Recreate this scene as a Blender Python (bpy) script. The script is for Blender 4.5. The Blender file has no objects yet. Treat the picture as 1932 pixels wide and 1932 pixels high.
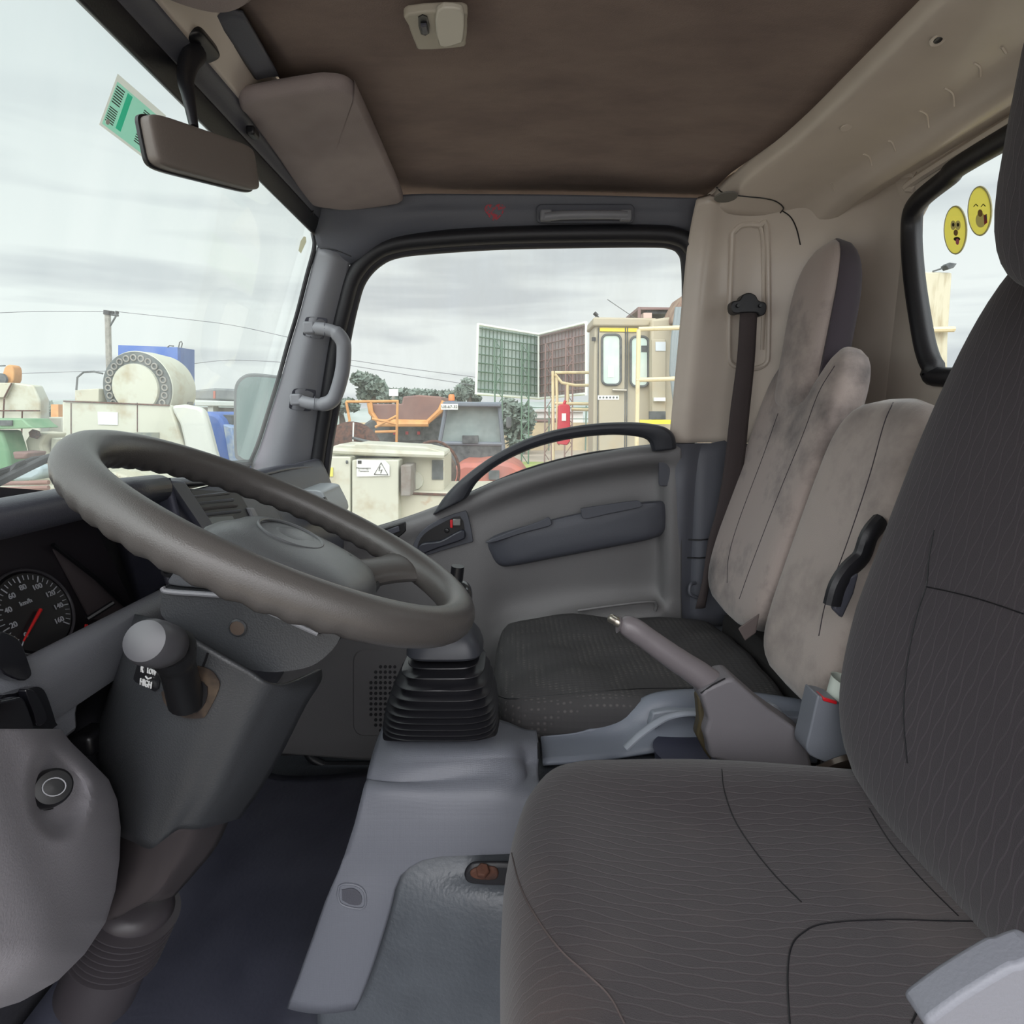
import bpy, bmesh, math, random
from mathutils import Vector, Matrix
from mathutils.bvhtree import BVHTree
random.seed(4)
sc = bpy.context.scene
COL = sc.collection
# ---------------------------------------------------------------- camera, sky, exposure
H = 2.05                                   # eye height above the yard
F = 1150.0; TH = math.atan(188/1150.0); CT, ST = math.cos(TH), math.sin(TH)
cam = bpy.data.cameras.new('camera'); camo = bpy.data.objects.new('camera', cam); COL.objects.link(camo)
cam.sensor_width = 36; cam.sensor_fit = 'HORIZONTAL'; cam.lens = 36*F/1932; cam.clip_start = .02; cam.clip_end = 400
camo.location = (0, 0, H); camo.rotation_euler = (math.pi/2-TH, 0, 0); sc.camera = camo
sc.view_settings.view_transform = 'Standard'; sc.view_settings.look = 'None'
sc.view_settings.gamma = 1; sc.view_settings.use_curve_mapping = False
sc.view_settings.exposure = 0.0
SKY = dict(strength=1.0)
w = bpy.data.worlds.new('overcast'); sc.world = w; w.use_nodes = True
nt = w.node_tree; nt.nodes.clear(); N = nt.nodes.new; L = nt.links.new
tc = N('ShaderNodeTexCoord'); sx = N('ShaderNodeSeparateXYZ'); L(tc.outputs['Generated'], sx.inputs[0])
mp = N('ShaderNodeMapping'); mp.inputs['Scale'].default_value = (1.0, 1.0, 9.0); L(tc.outputs['Generated'], mp.inputs[0])
n1 = N('ShaderNodeTexNoise'); n1.inputs['Scale'].default_value = 2.3; n1.inputs['Detail'].default_value = 4; n1.inputs['Roughness'].default_value = .45; n1.inputs['Distortion'].default_value = .3
L(mp.outputs[0], n1.inputs[0])
cr = N('ShaderNodeValToRGB'); cr.color_ramp.elements[0].position = .34; cr.color_ramp.elements[0].color = (.66, .69, .72, 1)
cr.color_ramp.elements[1].position = .50; cr.color_ramp.elements[1].color = (.93, .965, .955, 1); L(n1.outputs[0], cr.inputs[0])
# the cloud bands sit low; higher up the overcast evens out
zr = N('ShaderNodeMapRange'); zr.inputs['From Min'].default_value = .16; zr.inputs['From Max'].default_value = .42; L(sx.outputs['Z'], zr.inputs['Value'])
top = N('ShaderNodeMixRGB'); L(zr.outputs[0], top.inputs[0]); L(cr.outputs[0], top.inputs[1])
n2 = N('ShaderNodeTexNoise'); n2.inputs['Scale'].default_value = 2.0; n2.inputs['Detail'].default_value = 3; L(tc.outputs['Generated'], n2.inputs[0])
cr2 = N('ShaderNodeValToRGB'); cr2.color_ramp.elements[0].color = (.70, .76, .775, 1); cr2.color_ramp.elements[1].color = (.80, .85, .86, 1)
cr2.color_ramp.elements[0].position = .3; cr2.color_ramp.elements[1].position = .7; L(n2.outputs[0], cr2.inputs[0]); L(cr2.outputs[0], top.inputs[2])
# the bright side of the overcast, where the sun stands behind the cloud (behind the open driver door)
yr = N('ShaderNodeMapRange'); yr.inputs['From Min'].default_value = .25; yr.inputs['From Max'].default_value = -.8
yr.inputs['To Min'].default_value = 0.0; yr.inputs['To Max'].default_value = 4.9; L(sx.outputs['Y'], yr.inputs['Value'])
zz = N('ShaderNodeMapRange'); zz.interpolation_type = 'SMOOTHSTEP'; zz.inputs['From Min'].default_value = .0; zz.inputs['From Max'].default_value = .65; zz.inputs['To Min'].default_value = .22; L(sx.outputs['Z'], zz.inputs['Value'])
ym = N('ShaderNodeMath'); ym.operation = 'MULTIPLY'; L(yr.outputs[0], ym.inputs[0]); L(zz.outputs[0], ym.inputs[1])
ya = N('ShaderNodeMath'); ya.operation = 'ADD'; ya.inputs[1].default_value = 1.0; L(ym.outputs[0], ya.inputs[0])
wm = N('ShaderNodeMapRange'); wm.inputs['From Min'].default_value = .1; wm.inputs['From Max'].default_value = -.5; L(sx.outputs['Y'], wm.inputs['Value'])
wmix = N('ShaderNodeMixRGB'); L(wm.outputs[0], wmix.inputs[0]); L(top.outputs[0], wmix.inputs[1]); wmix.inputs[2].default_value = (.82, .82, .84, 1)
bg = N('ShaderNodeBackground'); L(wmix.outputs[0], bg.inputs[0]); L(ya.outputs[0], bg.inputs[1])
out = N('ShaderNodeOutputWorld'); L(bg.outputs[0], out.inputs[0])
sun = bpy.data.lights.new('sun', 'SUN'); sun.energy = .3; sun.angle = .9; sun.color = (1, .97, .92)
suno = bpy.data.objects.new('sun', sun); COL.objects.link(suno); suno.rotation_euler = (math.radians(48), 0, math.radians(-28))

# ---------------------------------------------------------------- from the photograph's view to places in the cab
def ray(px, py):
    u, v = px-966, py-966
    return Vector((u, -v*ST+F*CT, -v*CT-F*ST))
O = Vector((0, 0, H))
def Pt(px, py, Y): d = ray(px, py); return O+d*(Y/d.y)
def PX(px, py, X): d = ray(px, py); return O+d*(X/d.x)
def PZ(px, py, z): d = ray(px, py); return O+d*(z/d.z)
def C(x, y, z): return Vector((x, y, z+H))
def doorY(z): return 1.41 if z < -.12 else 1.41-.2*(z+.12)
def PD(px, py, off=0.0):
    d = ray(px, py); Y = 1.4
    for _ in range(12): Y = doorY(d.z*Y/d.y)-off
    return O+d*(Y/d.y)
def wsX(y, z): return -.405-.36*(.352-z)+.010*((y-.66)/.64)**2
def PWS(px, py, off=0.0):                     # on the windshield
    d = ray(px, py); t = .5/d.y
    for _ in range(25): t = (wsX(d.y*t, d.z*t)+off)/d.x
    return O+d*t

# ---------------------------------------------------------------- materials
MATS = {}
def lin(c): return tuple(((x/255)/12.92 if x/255 <= .04045 else ((x/255+.055)/1.055)**2.4) for x in c)+(1,)
def base(name):
    m = bpy.data.materials.new(name); m.use_nodes = True; nt = m.node_tree
    return m, nt, nt.nodes['Principled BSDF']
def mat(name, col, rough=.5, metal=0, bump=0, bscale=300, spec=.5, var=0, vscale=8, var_col=None, sheen=0, coat=0, stretch=None, edge=(.4, .65), detail=3):
    if name in MATS: return MATS[name]
    m, nt, b = base(name); N = nt.nodes.new; L = nt.links.new
    c = lin(col); b.inputs['Base Color'].default_value = c; b.inputs['Roughness'].default_value = rough
    b.inputs['Metallic'].default_value = metal; b.inputs['Specular IOR Level'].default_value = spec
    if sheen: b.inputs['Sheen Weight'].default_value = sheen; b.inputs['Sheen Roughness'].default_value = .5
    if coat: b.inputs['Coat Weight'].default_value = coat; b.inputs['Coat Roughness'].default_value = .15
    tc = N('ShaderNodeTexCoord'); src = tc.outputs['Object']
    if stretch:
        mp = N('ShaderNodeMapping'); mp.inputs['Scale'].default_value = stretch; L(src, mp.inputs[0]); src = mp.outputs[0]
    if var:
        n = N('ShaderNodeTexNoise'); n.inputs['Scale'].default_value = vscale; n.inputs['Detail'].default_value = detail; n.inputs['Roughness'].default_value = .6; L(src, n.inputs[0])
        r = N('ShaderNodeValToRGB'); r.color_ramp.elements[0].position = edge[0]; r.color_ramp.elements[1].position = edge[1]
        r.color_ramp.elements[0].color = c
        r.color_ramp.elements[1].color = lin(var_col) if var_col else tuple(x*(1-var) for x in c[:3])+(1,)
        L(n.outputs[0], r.inputs[0]); L(r.outputs[0], b.inputs['Base Color'])
    if bump:
        n = N('ShaderNodeTexNoise'); n.inputs['Scale'].default_value = bscale; n.inputs['Detail'].default_value = 2; L(tc.outputs['Object'], n.inputs[0])
        bp = N('ShaderNodeBump'); bp.inputs['Strength'].default_value = bump; bp.inputs['Distance'].default_value = .002
        L(n.outputs[0], bp.inputs['Height']); L(bp.outputs[0], b.inputs['Normal'])
    MATS[name] = m; return m
def wave_fabric(name, col, linecol, ui, vi, spacing, lam, amt=.3, weave=2200, mixf=.8, dustf=.25):
    """dark knit with paired wavy lines running along one axis"""
    m, nt, b = base(name); N = nt.nodes.new; L = nt.links.new
    b.inputs['Roughness'].default_value = .95; b.inputs['Specular IOR Level'].default_value = .15
    b.inputs['Sheen Weight'].default_value = .25; b.inputs['Sheen Roughness'].default_value = .6
    tc = N('ShaderNodeTexCoord'); s = N('ShaderNodeSeparateXYZ'); L(tc.outputs['Object'], s.inputs[0])
    def M(op, a, bb=None):
        n = N('ShaderNodeMath'); n.operation = op
        for i, v in enumerate((a, bb)):
            if v is None: continue
            if isinstance(v, (int, float)): n.inputs[i].default_value = v
            else: L(v, n.inputs[i])
        return n.outputs[0]
    u, v = s.outputs[ui], s.outputs[vi]
    t = M('MULTIPLY', v, 1/spacing)
    k = M('MULTIPLY', M('SINE', M('MULTIPLY', u, 2*math.pi/lam)), M('SINE', M('MULTIPLY', t, math.pi)))
    fr = M('ABSOLUTE', M('SUBTRACT', M('FRACT', M('ADD', t, M('MULTIPLY', k, amt))), .5))
    mask = N('ShaderNodeMapRange'); mask.inputs['From Min'].default_value = .13; mask.inputs['From Max'].default_value = .05; L(fr, mask.inputs['Value'])
    big = N('ShaderNodeTexNoise'); big.inputs['Scale'].default_value = 6; L(tc.outputs['Object'], big.inputs[0])
    fade = N('ShaderNodeMapRange'); fade.inputs['From Min'].default_value = .3; fade.inputs['From Max'].default_value = .6; fade.inputs['To Min'].default_value = .35; L(big.outputs[0], fade.inputs['Value'])
    wv = N('ShaderNodeTexNoise'); wv.inputs['Scale'].default_value = weave*.5; L(tc.outputs['Object'], wv.inputs[0])
    mk = M('MULTIPLY', M('MULTIPLY', mask.outputs[0], fade.outputs[0]), mixf)
    mx = N('ShaderNodeMixRGB'); L(mk, mx.inputs[0]); mx.inputs[1].default_value = lin(col); mx.inputs[2].default_value = lin(linecol)
    dust = N('ShaderNodeTexNoise'); dust.inputs['Scale'].default_value = 3.2; dust.inputs['Detail'].default_value = 5; L(tc.outputs['Object'], dust.inputs[0])
    dr = N('ShaderNodeMapRange'); dr.inputs['From Min'].default_value = .5; dr.inputs['From Max'].default_value = .8; dr.inputs['From Min'].default_value = .48; dr.inputs['To Max'].default_value = dustf; L(dust.outputs[0], dr.inputs['Value'])
    m2 = N('ShaderNodeMixRGB'); L(dr.outputs[0], m2.inputs[0]); L(mx.outputs[0], m2.inputs[1]); m2.inputs[2].default_value = lin((98, 84, 78))
    m3 = N('ShaderNodeMixRGB'); m3.blend_type = 'MULTIPLY'; m3.inputs[0].default_value = .5; L(m2.outputs[0], m3.inputs[1])
    wr = N('ShaderNodeValToRGB'); wr.color_ramp.elements[0].position = .35; wr.color_ramp.elements[1].position = .65; wr.color_ramp.elements[0].color = (.55, .55, .55, 1); L(wv.outputs[0], wr.inputs[0]); L(wr.outputs[0], m3.inputs[2])
    L(m3.outputs[0], b.inputs['Base Color'])
    bp = N('ShaderNodeBump'); bp.inputs['Strength'].default_value = .35; bp.inputs['Distance'].default_value = .0012
    L(M('ADD', wv.outputs[0], M('MULTIPLY', mask.outputs[0], .6)), bp.inputs['Height']); L(bp.outputs[0], b.inputs['Normal'])
    MATS[name] = m; return m
def grid_plastic(name, col, scale=700, rough=.5, amp=.25):
    """moulded plastic with a fine square grain"""
    m, nt, b = base(name); N = nt.nodes.new; L = nt.links.new
    b.inputs['Base Color'].default_value = lin(col); b.inputs['Roughness'].default_value = rough
    tc = N('ShaderNodeTexCoord'); v = N('ShaderNodeTexVoronoi'); v.inputs['Scale'].default_value = scale; v.inputs['Randomness'].default_value = .25
    L(tc.outputs['Object'], v.inputs[0]); bp = N('ShaderNodeBump'); bp.inputs['Strength'].default_value = amp; bp.inputs['Distance'].default_value = .001
    L(v.outputs['Distance'], bp.inputs['Height']); L(bp.outputs[0], b.inputs['Normal']); MATS[name] = m; return m
def glass(name, tint=(.97, .99, .985), film=.05):
    m = bpy.data.materials.new(name); m.use_nodes = True; nt = m.node_tree; nt.nodes.clear(); N = nt.nodes.new; L = nt.links.new
    t = N('ShaderNodeBsdfTransparent'); t.inputs[0].default_value = tint+(1,)
    g = N('ShaderNodeBsdfGlossy'); g.inputs['Roughness'].default_value = .02
    lw = N('ShaderNodeLayerWeight'); lw.inputs[0].default_value = .12
    mr = N('ShaderNodeMath'); mr.operation = 'MULTIPLY'; mr.inputs[1].default_value = .14; L(lw.outputs['Fresnel'], mr.inputs[0])
    a = N('ShaderNodeMixShader'); L(mr.outputs[0], a.inputs[0]); L(t.outputs[0], a.inputs[1]); L(g.outputs[0], a.inputs[2])
    d = N('ShaderNodeBsdfTranslucent'); d.inputs[0].default_value = (.85, .86, .84, 1)
    tc = N('ShaderNodeTexCoord'); mp = N('ShaderNodeMapping'); mp.inputs['Scale'].default_value = (6, 6, 1.5); L(tc.outputs['Object'], mp.inputs[0])
    n = N('ShaderNodeTexNoise'); n.inputs['Scale'].default_value = 2.5; n.inputs['Detail'].default_value = 4; L(mp.outputs[0], n.inputs[0])
    r = N('ShaderNodeMapRange'); r.inputs['From Min'].default_value = .35; r.inputs['From Max'].default_value = .75; r.inputs['To Min'].default_value = film*.5; r.inputs['To Max'].default_value = film*2; L(n.outputs[0], r.inputs['Value'])
    mx = N('ShaderNodeMixShader'); L(r.outputs[0], mx.inputs[0]); L(a.outputs[0], mx.inputs[1]); L(d.outputs[0], mx.inputs[2])
    o = N('ShaderNodeOutputMaterial'); L(mx.outputs[0], o.inputs[0]); MATS[name] = m; return m

def papermat(name, col):
    m = bpy.data.materials.new(name); m.use_nodes = True; nt = m.node_tree; nt.nodes.clear(); N = nt.nodes.new; L = nt.links.new
    d = N('ShaderNodeBsdfDiffuse'); d.inputs[0].default_value = lin(col); t = N('ShaderNodeBsdfTranslucent'); t.inputs[0].default_value = lin(col)
    mx = N('ShaderNodeMixShader'); mx.inputs[0].default_value = .6; L(d.outputs[0], mx.inputs[1]); L(t.outputs[0], mx.inputs[2])
    o = N('ShaderNodeOutputMaterial'); L(mx.outputs[0], o.inputs[0]); MATS[name] = m; return m
# ---------------------------------------------------------------- mesh tools
def cat(p0, p1, p2, p3, t):
    return .5*((2*p1)+(p2-p0)*t+(2*p0-5*p1+4*p2-p3)*t*t+(3*p1-p0-3*p2+p3)*t**3)
def spl(pts, n=6, closed=False):
    pts = [Vector(p) for p in pts]; k = len(pts); out = []
    if closed:
        for i in range(k):
            for j in range(n): out.append(cat(pts[i-1], pts[i], pts[(i+1) % k], pts[(i+2) % k], j/n))
        return out
    for i in range(k-1):
        a = pts[i-1] if i else pts[0]*2-pts[1]; d = pts[i+2] if i+2 < k else pts[-1]*2-pts[-2]
        for j in range(n): out.append(cat(a, pts[i], pts[i+1], d, j/n))
    out.append(pts[-1]); return out
def sp2(pts, n=6, closed=True): return [(p.x, p.y) for p in spl([Vector((a, b, 0)) for a, b in pts], n, closed)]
def smooth_grid(rows, nu=5, nv=5):
    a = [spl(r, nu) for r in rows]; cols = [spl(list(c), nv) for c in zip(*a)]
    return [list(r) for r in zip(*cols)]
class MB:
    def __init__(s): s.bm = bmesh.new()
    def grid(s, g, cu=False, cv=False, caps=False):
        V = [[s.bm.verts.new(p) for p in r] for r in g]; nr, nc = len(V), len(V[0])
        for i in range(nr if cv else nr-1):
            for j in range(nc if cu else nc-1):
                q = [V[i][j], V[i][(j+1) % nc], V[(i+1) % nr][(j+1) % nc], V[(i+1) % nr][j]]
                try: s.bm.faces.new(q)
                except ValueError: pass
        if caps:
            for r in (V[0][::-1], V[-1]):
                try: s.bm.faces.new(r)
                except ValueError: pass
        return s
    def patch(s, rows, nu=5, nv=5): return s.grid(smooth_grid(rows, nu, nv))
    def prism(s, pts, vec, both=True):
        vec = Vector(vec); a = [s.bm.verts.new(p) for p in pts]; b = [s.bm.verts.new(Vector(p)+vec) for p in pts]; n = len(a)
        s.bm.faces.new(a); s.bm.faces.new(b[::-1])
        for i in range(n): s.bm.faces.new((a[(i+1) % n], a[i], b[i], b[(i+1) % n]))
        return s
    def box(s, c, size, rot=None):
        r = bmesh.ops.create_cube(s.bm, size=1)['verts']
        M = Matrix.Translation(c) @ (rot.to_4x4() if rot else Matrix()) @ Matrix.Diagonal((*size, 1))
        bmesh.ops.transform(s.bm, matrix=M, verts=r); return s
    def tube(s, path, r, seg=12, closed=False, flat=1.0, up=None, caps=True):
        path = [Vector(p) for p in path]; k = len(path); rr = r if isinstance(r, (list, tuple)) else [r]*k; rings = []; ref = None
        for i, p in enumerate(path):
            a = path[i-1] if (i or closed) else p; b = path[(i+1) % k] if (i < k-1 or closed) else p
            t = (b-a).normalized()
            if ref is None:
                ref = Vector(up) if up else (Vector((0, 0, 1)) if abs(t.z) < .9 else Vector((1, 0, 0)))
            n = ref-t*ref.dot(t)
            n = n.normalized() if n.length > 1e-6 else t.orthogonal().normalized()
            if not up: ref = n
            bn = t.cross(n)
            rings.append([p+(n*math.cos(q)*flat+bn*math.sin(q))*rr[i] for q in (2*math.pi*j/seg for j in range(seg))])
        return s.grid(rings, cu=True, cv=closed, caps=caps and not closed)
    def lathe(s, prof, c, axis=(0, 0, 1), seg=32, caps=True, sq=1.0):
        ax = Vector(axis).normalized(); u = ax.orthogonal().normalized(); v = ax.cross(u); c = Vector(c)
        g = [[c+ax*h+(u*math.cos(q)+v*math.sin(q)*sq)*r for q in (2*math.pi*j/seg for j in range(seg))] for r, h in prof]
        return s.grid(g, cu=True, caps=caps)
    def blob(s, c, size, e=.35, e2=None, R=None, f=None, nu=40, nv=24):
        """rounded block (superellipsoid); f bends it in its own unit frame"""
        e2 = e if e2 is None else e2; sg = lambda x, p: math.copysign(abs(x)**p, x); R = R or Matrix.Identity(3); g = []
        for i in range(nv+1):
            a = -math.pi/2+math.pi*i/nv; ca, sa = sg(math.cos(a), e), sg(math.sin(a), e); row = []
            for j in range(nu):
                q = 2*math.pi*j/nu; p = Vector((ca*sg(math.cos(q), e2), ca*sg(math.sin(q), e2), sa))
                if f: p = Vector(f(p))
                row.append(Vector(c)+R @ Vector((p.x*size[0]/2, p.y*size[1]/2, p.z*size[2]/2)))
            g.append(row)
        return s.grid(g, cu=True)
OFF = {}
def obj(name, mb, m, parent=None, kind=None, bevel=0, bseg=2, sub=0, solid=0, soff=-1, angle=38, label=None, flat=False, merge=True):
    bm = mb.bm if isinstance(mb, MB) else mb
    if merge: bmesh.ops.remove_doubles(bm, verts=bm.verts, dist=1e-5)
    bmesh.ops.recalc_face_normals(bm, faces=bm.faces)
    if parent is None:
        vs = [v.co for v in bm.verts]
        off = Vector(((min(v.x for v in vs)+max(v.x for v in vs))/2, (min(v.y for v in vs)+max(v.y for v in vs))/2, min(v.z for v in vs)))
    else: off = OFF[parent.name]
    for v in bm.verts: v.co -= off
    me = bpy.data.meshes.new(name); bm.to_mesh(me); bm.free(); me.materials.append(m)
    if not flat:
        for p in me.polygons: p.use_smooth = True
        me.set_sharp_from_angle(angle=math.radians(angle))
    o = bpy.data.objects.new(name, me); COL.objects.link(o); OFF[o.name] = off
    if parent is None: o.location = off
    else: o.parent = parent
    if solid: q = o.modifiers.new('solid', 'SOLIDIFY'); q.thickness = solid; q.offset = soff
    if bevel: q = o.modifiers.new('bevel', 'BEVEL'); q.width = bevel; q.segments = bseg; q.limit_method = 'ANGLE'; q.angle_limit = math.radians(30); q.harden_normals = False
    if sub: q = o.modifiers.new('sub', 'SUBSURF'); q.levels = sub; q.render_levels = sub
    if kind: o['kind'] = kind
    if label: o['label'] = label
    return o
def tag(o, label, cat, group=None, kind=None):
    o['label'] = label; o['category'] = cat
    if group: o['group'] = group
    if kind: o['kind'] = kind
    return o
def thing(name, loc, label, cat, group=None):
    o = bpy.data.objects.new(name, None); COL.objects.link(o); o.location = loc; o.empty_display_size = .05
    OFF[o.name] = Vector(loc); return tag(o, label, cat, group)
def slab(pix, Y, depth, door=False, off=0):
    pts = [PD(a, b, off) if door else Pt(a, b, Y) for a, b in pix]
    return MB().prism(pts, (0, depth, 0))
def rrect(x0, y0, x1, y1, r, n=4):
    out = []
    for cx, cy, a0 in ((x1-r, y0+r, -90), (x1-r, y1-r, 0), (x0+r, y1-r, 90), (x0+r, y0+r, 180)):
        for i in range(n+1):
            a = math.radians(a0+90*i/n); out.append((cx+r*math.cos(a), cy+r*math.sin(a)))
    return out
def holed(outer, inner, vec):
    """plate with an opening: two outlines in 3-D, extruded"""
    bm = bmesh.new(); es = []
    for L_ in (outer, inner):
        vs = [bm.verts.new(p) for p in L_]; es += [bm.edges.new((vs[i], vs[(i+1) % len(vs)])) for i in range(len(vs))]
    bmesh.ops.triangle_fill(bm, edges=es, use_beauty=True)
    r = bmesh.ops.extrude_face_region(bm, geom=bm.faces[:])
    bmesh.ops.translate(bm, vec=Vector(vec), verts=[g for g in r['geom'] if isinstance(g, bmesh.types.BMVert)])
    return bm
def drape(o, pix, n=8, lift=.0005):
    """where view lines meet an object's surface; used to lay seams and stitches on it"""
    dg = bpy.context.evaluated_depsgraph_get(); ev = o.evaluated_get(dg); me = ev.to_mesh(); M = o.matrix_world if o.parent is None else Matrix.Translation(OFF[o.name])
    M = Matrix.Translation(OFF[o.name])
    t = BVHTree.FromPolygons([M @ v.co for v in me.vertices], [tuple(p.vertices) for p in me.polygons]); ev.to_mesh_clear()
    out = []
    for a, b in sp2(pix, n, False):
        d = ray(a, b).normalized(); h = t.ray_cast(O, d, 60)
        if h[0] is not None: out.append(h[0]-d*lift)
    return out
def drapes(objs, pix, n=8, lift=.0005):
    """like drape, taking the nearest of several surfaces"""
    L_ = [[drape(o, [q, (q[0]+.01, q[1])], 1, lift) for q in sp2(pix, n, False)] for o in objs]; out = []
    for c in zip(*L_):
        h = [x[0] for x in c if x]
        if h: out.append(min(h, key=lambda p: (p-O).length))
    return out
def text(name, s, size, loc, R, m, parent, ext=.0004, align='CENTER'):
    cu = bpy.data.curves.new(name, 'FONT'); cu.body = s; cu.size = size; cu.extrude = ext; cu.align_x = align; cu.align_y = 'CENTER'
    t = bpy.data.objects.new(name+'_tmp', cu); COL.objects.link(t); dg = bpy.context.evaluated_depsgraph_get()
    me = bpy.data.meshes.new_from_object(t.evaluated_get(dg)); bpy.data.objects.remove(t)
    bm = bmesh.new(); bm.from_mesh(me); bpy.data.meshes.remove(me)
    bmesh.ops.transform(bm, matrix=Matrix.Translation(loc) @ R.to_4x4(), verts=bm.verts)
    return obj(name, bm, m, parent, flat=True, merge=False)
def basis(x, y):                                # columns: text right, text up, towards the reader
    x = Vector(x).normalized(); z = x.cross(Vector(y)).normalized(); y = z.cross(x)
    return Matrix((x, y, z)).transposed()
FACE = basis((1, 0, 0), (0, 0, 1))              # reads upright when seen from the driver side

# materials of the cab
paint = mat('cab_paint', (204, 193, 181), .38, bump=.05, bscale=40, coat=.3, var=1, vscale=5, var_col=(186, 175, 164), edge=(.45, .8))
liner = mat('headliner_cloth', (144, 129, 122), .95, spec=.1, var=1, vscale=7, var_col=(126, 112, 107), stretch=(1, 2.2, 2), edge=(.35, .7), bump=.3, bscale=500, detail=6)
visorm = mat('visor_vinyl', (158, 147, 145), .8, bump=.2, bscale=600, spec=.2, var=1, vscale=6, var_col=(142, 131, 130))
trimg = mat('trim_grey_plastic', (126, 127, 132), .4, bump=.15, bscale=900)
trimd = mat('trim_dark_plastic', (88, 90, 98), .5, bump=.15, bscale=900)
rubber = mat('black_rubber', (30, 30, 34), .45, bump=.1, bscale=400)
black = mat('black_plastic', (24, 24, 27), .35)
doorm = mat('door_plastic', (108, 107, 108), .42, bump=.2, bscale=700)
doord = mat('armrest_plastic', (74, 76, 84), .5, bump=.15, bscale=700)
dashd = mat('dash_dark_plastic', (72, 73, 82), .38, bump=.2, bscale=800)
dashl = mat('dash_light_plastic', (112, 114, 120), .38, bump=.2, bscale=800)
consm = grid_plastic('console_grained_plastic', (110, 113, 122), 650, .45)
colm = mat('column_plastic', (58, 60, 63), .4, bump=.2, bscale=700)
wheelm = mat('wheel_plastic', (78, 75, 73), .3, bump=.15, bscale=1100)
matm = mat('vinyl_floor', (92, 97, 103), .38, bump=.5, bscale=160, var=1, vscale=5, var_col=(74, 78, 84), edge=(.4, .7))
steel = mat('bright_metal', (200, 200, 195), .25, metal=1)
rust = mat('rusty_metal', (92, 58, 44), .75, bump=.4, bscale=120, var=1, vscale=30, var_col=(52, 36, 32))
velour = mat('seat_velour', (150, 138, 133), .95, spec=.1, sheen=.4, var=1, vscale=7, var_col=(118, 107, 103), edge=(.42, .68), detail=6, bump=.25, bscale=900)
velourd = mat('seat_velour_dark', (66, 60, 66), .95, spec=.1, sheen=.2, bump=.25, bscale=900)
white = mat('white_plastic', (225, 230, 222), .4)
redm = mat('red_plastic', (200, 30, 40), .4)
darkbr = mat('dark_brown', (46, 40, 38), .9)  # one even dark brown for the recessed knee bolster and seat box
# ================================================================ the shell of the cab
def struct(name, mb, m, **k): return obj(name, mb, m, kind='structure', **k)
# yard ground outside
g = MB(); n = 24
g.grid([[Vector((-60+120*i/n, -8+88*j/n, 0)) for i in range(n+1)] for j in range(n+1)])
struct('ground', g, mat('yard_dirt', (168, 156, 140), .95, var=1, vscale=.25, var_col=(142, 132, 118), bump=.4, bscale=6))
# cab floor, firewall
g = MB(); g.box(C(-.17, .62, -.885), (1.26, 1.7, .03)); struct('floor', g, matm)
g = MB().patch([[C(-.52, y, -.135) for y in (-.1, .4, .9, 1.44)], [C(-.60, y, -.45) for y in (-.1, .4, .9, 1.44)], [C(-.68, y, -.75) for y in (-.1, .4, .9, 1.44)], [C(-.70, y, -.872) for y in (-.1, .4, .9, 1.44)]], 2, 4)
struct('wall_front', g, mat('firewall_mat', (66, 66, 72), .6, bump=.4, bscale=90), solid=.02)
# headliner with a rounded drop to the side
rows = []
for i in range(15):
    y = -.12+i*(1.30+.12)/14
    fr = -.305
    re = .44 if y < .75 else (.44 if y < 1.0 else .44-.06*((y-1.0)/.3))
    rows.append([C(fr+(re-fr)*k/16, y, .432+.008*math.sin(math.pi*k/16)-(.012*((y-1.2)/.1)**2 if y > 1.2 else 0)) for k in range(17)])
ceil = struct('ceiling', MB().grid(rows), liner, solid=.02, soff=1)
struct('trim_14', MB().box(C(-.12, 1.455, -.70), (1.06, .02, .5)), mat('sill_dark', (52, 50, 54), .6))
# wall plan profile behind the seats (side panel, rounded corner, rear wall)
def plan(z):
    k = max(0, (z+.12))*.2; kr = max(0, z+.1)*.03
    return [(.352, 1.386-k), (.385, 1.372-k), (.43, 1.385-k), (.50, 1.378-k), (.575, 1.335-k*.9), (.63, 1.29-k*.75), (.665, 1.245-k*.55), (.69-kr, 1.20-k*.42), (.70-kr, 1.165-k*.35), (.709-kr, 1.150-k*.35)]
zs = [-.87, -.5, -.069, -.067, 0, .12, .22, .31, .36, .40]
def rowz(z, lo=0):
    p = plan(z); top = max(0, (z-.30)/.1)
    return [C(x-.05*top*top*(i/8), y-.035*top*top, z) for i, (x, y) in enumerate(p)]
side = struct('wall_right', MB().patch([rowz(z) for z in zs[3:]], 5, 4), paint, solid=.02, soff=1)
sideL = struct('wall_right_lower', MB().patch([rowz(z) for z in zs[:3]], 5, 4), trimd, solid=.02, soff=1)
# embossed panel pressed in the side panel (raised rim)
em = thing('pressed_side_panel', Pt(1430, 620, 1.34), 'raised pressed rectangle in the beige side panel behind the belt anchor', 'panel')
pz = [(1382, 440), (1400, 425), (1432, 425), (1447, 438), (1450, 640), (1440, 690), (1385, 690), (1375, 640)]
pts = drape(side, pz+pz[:1], 5, .001)
if len(pts) > 8: obj('rim', MB().tube(pts[:-1], .0055, 8, closed=True, up=(0, 1, 0)), paint, em)
pts = drape(side, [(1420, 425), (1438, 440), (1441, 560), (1438, 660)], 5, .001)
if len(pts) > 8: obj('rib', MB().tube(pts, .004, 8), paint, em)
# round grey plug
pp = Pt(1370, 370, 1.20)
cornerP = None
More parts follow.
